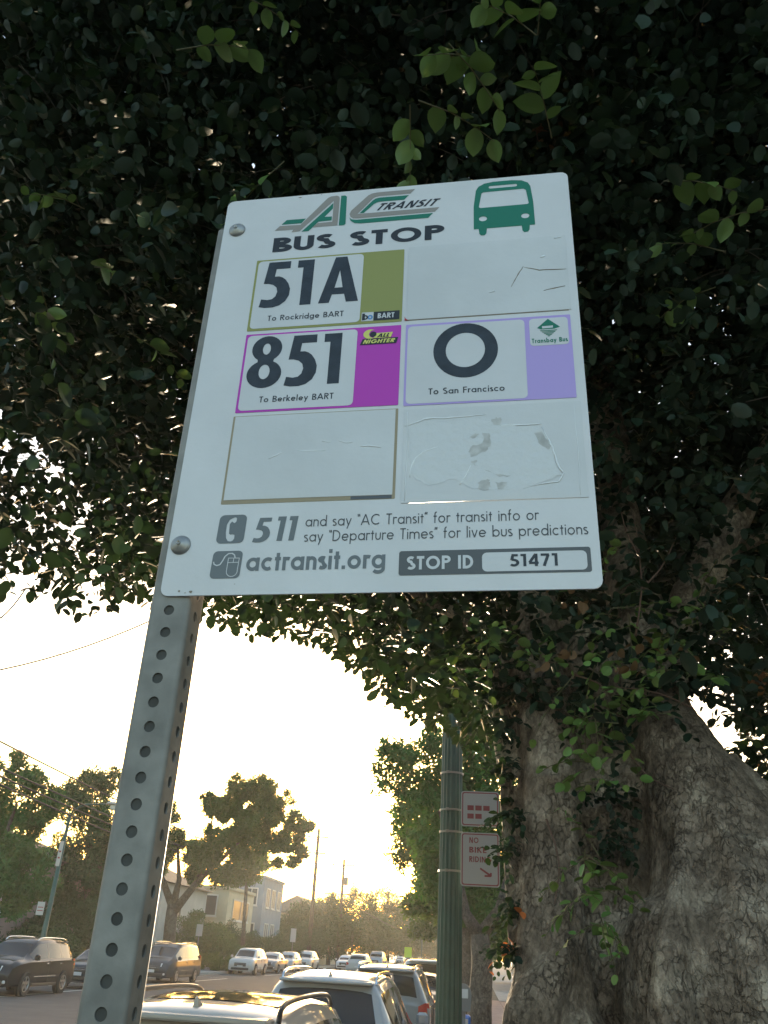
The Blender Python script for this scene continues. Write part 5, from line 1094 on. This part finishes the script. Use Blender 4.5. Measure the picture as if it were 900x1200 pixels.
shrub(318, 1112, 87, [(-1.6, 0, 1.3, 1.3), (0, 0, 1.7, 1.5), (1.6, 0, 1.4, 1.3)], 'dark shrub in front of the blue grey house', 5000, 'g', G4, .14)
shrub(350, 1085, 101, [(-1.3, 0, 2.4, 1.7), (.5, 0, 2.8, 1.9), (2.2, 0, 2.2, 1.6), (0, 0, 1.2, 1.8)], 'rounded dark hedge tree left of the tall utility pole', 7000, 'g', G4, .16)
shrub(160, 1110, 54, [(-1.6, 0, .9, .9), (-.3, 0, 1.0, 1.0), (1, 0, .8, .8)], 'shrub at the foot of the dark evergreen', 3500, 'e', G4)
shrub(20, 1085, 42, [(-2, 0, 1.0, 1.0), (-.6, 0, 1.1, 1.0), (.9, 0, 1.2, 1.1), (2.4, 0, 1.0, 1.0)], 'long dark shrub behind the black SUV', 5000, 'g', G4)
shrub(218, 1100, 67, [(-1.4, 0, 2.0, 1.4), (.6, 0, 2.4, 1.5), (2.3, 0, 2.0, 1.3), (-2.6, 0, 1.2, 1.1)], 'tall leafy shrub in front of the white house', 8000, 'e', G3, .12)
shrub(262, 1105, 75, [(-1.4, 0, 1.6, 1.4), (.4, 0, 2.0, 1.5), (2.1, 0, 1.5, 1.3)], 'dense shrub in front of the cream apartment wall', 7000, 'g', G4, .12)
shrub(300, 1112, 81, [(-1.2, 0, 1.0, 1.1), (.5, 0, 1.2, 1.2), (2.1, 0, 1.0, 1.1)], 'low shrub behind the white SUV', 5000, 'g', G4, .12)
shrub(85, 1095, 46, [(-2, 0, 1.6, 1.4), (0, 0, 2.0, 1.6), (2.0, 0, 1.6, 1.4)], 'dark shrub behind the street lamp across the street', 8000, 'g', G2, .12)
lab = ['hazy round tree just right of the tall utility pole', 'hazy spreading tree behind the crossarm pole', 'hazy low tree between the crossarm pole and the moving SUV', 'broad hazy tree above the moving silver SUV', 'hazy tree over the light blue van', 'hazy tree left of the warning sign', 'hazy tree above the warning sign', 'faint tree near the distant street lamp', 'faint tree closing the end of the street', 'faint farthest tree beside the green pole', 'dark round tree in front of the long cream building', 'dark bushy tree just behind the tall utility pole']
for k, (x_, y_, Yq, r0) in enumerate(((385, 1080, 120, 2.9), (412, 1072, 140, 3.9), (430, 1088, 158, 3.0), (440, 1074, 172, 5.0), (455, 1086, 200, 4.6), (470, 1084, 232, 5.6), (487, 1089, 285, 6.2), (502, 1094, 330, 6.6), (520, 1098, 380, 8.0), (548, 1102, 415, 9.0), (350, 1082, 106, 2.4), (372, 1078, 112, 2.3))):
    q = at(x_, 1120, Yq); zc = at(x_, y_, Yq).z
    far_tree(q.x, Yq, [(0, 0, zc, r0), (-r0 * .9, 0, zc - r0 * .4, r0 * .8), (r0 * .9, 0, zc - r0 * .45, r0 * .8), (r0 * .2, 0, zc + r0 * .5, r0 * .7), (0, 0, zc - r0 * .9, r0 * .9)], [[((0, 0, -.1), .3), ((0, 0, zc * .6), .2)]], 'h', *G4, lab[k], 5500, .13 + Yq * .0011, group='far trees along the street')
# trees on the near pavement
px_tree((560, 1150), 15.2, [(470, 900, 0, .55), (500, 890, .3, .6), (520, 935, .6, .75), (488, 950, 0, .55), (508, 985, 0, .5), (540, 900, .5, .8), (570, 960, 1, .8), (600, 920, 1, .9), (512, 1020, .4, .42), (498, 1040, 1, .3), (575, 1035, 1.5, .55), (600, 1060, 2, .5), (550, 1010, 1.5, .6), (460, 880, 0, .3), (452, 905, 0, .25), (560, 860, 1, .9), (620, 1000, 1.5, .8)],
        [[(None, .22), ((562, 1180), .19), ((565, 1130), .17), ((562, 1095), .15)], [((562, 1098), .12), ((545, 1070), .09), ((535, 1020), .06), ((515, 950), .03)], [((562, 1098), .12), ((585, 1065), .08), ((600, 1010), .05)]],
        'i', *G1, 'street tree with forked trunk between the green lamp post and the big tree', 10500, .085, group='street trees further off')
px_tree((545, 1140), 27, [(488, 1000, 0, .9), (505, 960, 0, 1.2), (520, 1010, 0, 1.1), (500, 1050, 0, .8), (535, 1040, 0, 1.0), (560, 1050, 0, 1.1), (580, 1070, 0, .9), (540, 980, 0, 1.3), (600, 1050, 0, 1.2), (485, 1060, 0, .4)],
        [[(None, .2), ((546, 1090), .15), ((540, 1040), .08)]], 'j', *G3, 'second street tree further along the near pavement behind the green lamp post', 14000, .12)
px_tree((552, 1128), 46, [(510, 1070, 0, 1.2), (530, 1050, 0, 1.5), (550, 1075, 0, 1.4), (575, 1060, 0, 1.6), (495, 1085, 0, .8), (600, 1080, 0, 1.6)], [[(None, .2), ((552, 1090), .14)]], 'j', *G3, 'third street tree on the near pavement, farthest of that row', 8000, .15)
rl = ['fourth street tree on the near pavement', 'fifth street tree on the near pavement', 'sixth street tree on the near pavement', 'seventh street tree on the near pavement', 'eighth street tree, farthest on the near pavement']
for k, (Yq, X_, r0) in enumerate(((64, .6, 3.0), (82, .2, 3.2), (104, .5, 3.6), (135, .3, 4.2), (175, .3, 4.6))):
    far_tree(X_, Yq, [(0, 0, 4.6, r0), (-.6, -1.6, 3.6, r0 * .7), (.9, 1.5, 3.8, r0 * .8), (0, 0, 6.8, r0 * .7)], [[((0, 0, -.1), .22), ((0, 0, 3.2), .16)]], 'j', *G3, rl[k] + ' beyond the forked one', 6500, .2)

# ------------------------------------------------------------------ evening haze
hz = MB(); hz.box(-60, 40, -6, 430, -1.03, 22)
hm = bpy.data.materials.new('haze'); hm.use_nodes = True; n = hm.node_tree.nodes; n.clear(); out = n.new('ShaderNodeOutputMaterial'); pv = n.new('ShaderNodeVolumePrincipled')
pv.inputs['Color'].default_value = (1, .97, .92, 1); pv.inputs['Density'].default_value = .0005; pv.inputs['Anisotropy'].default_value = .5
hm.node_tree.links.new(pv.outputs[0], out.inputs['Volume'])
hz.build('haze', hm, kind='stuff')
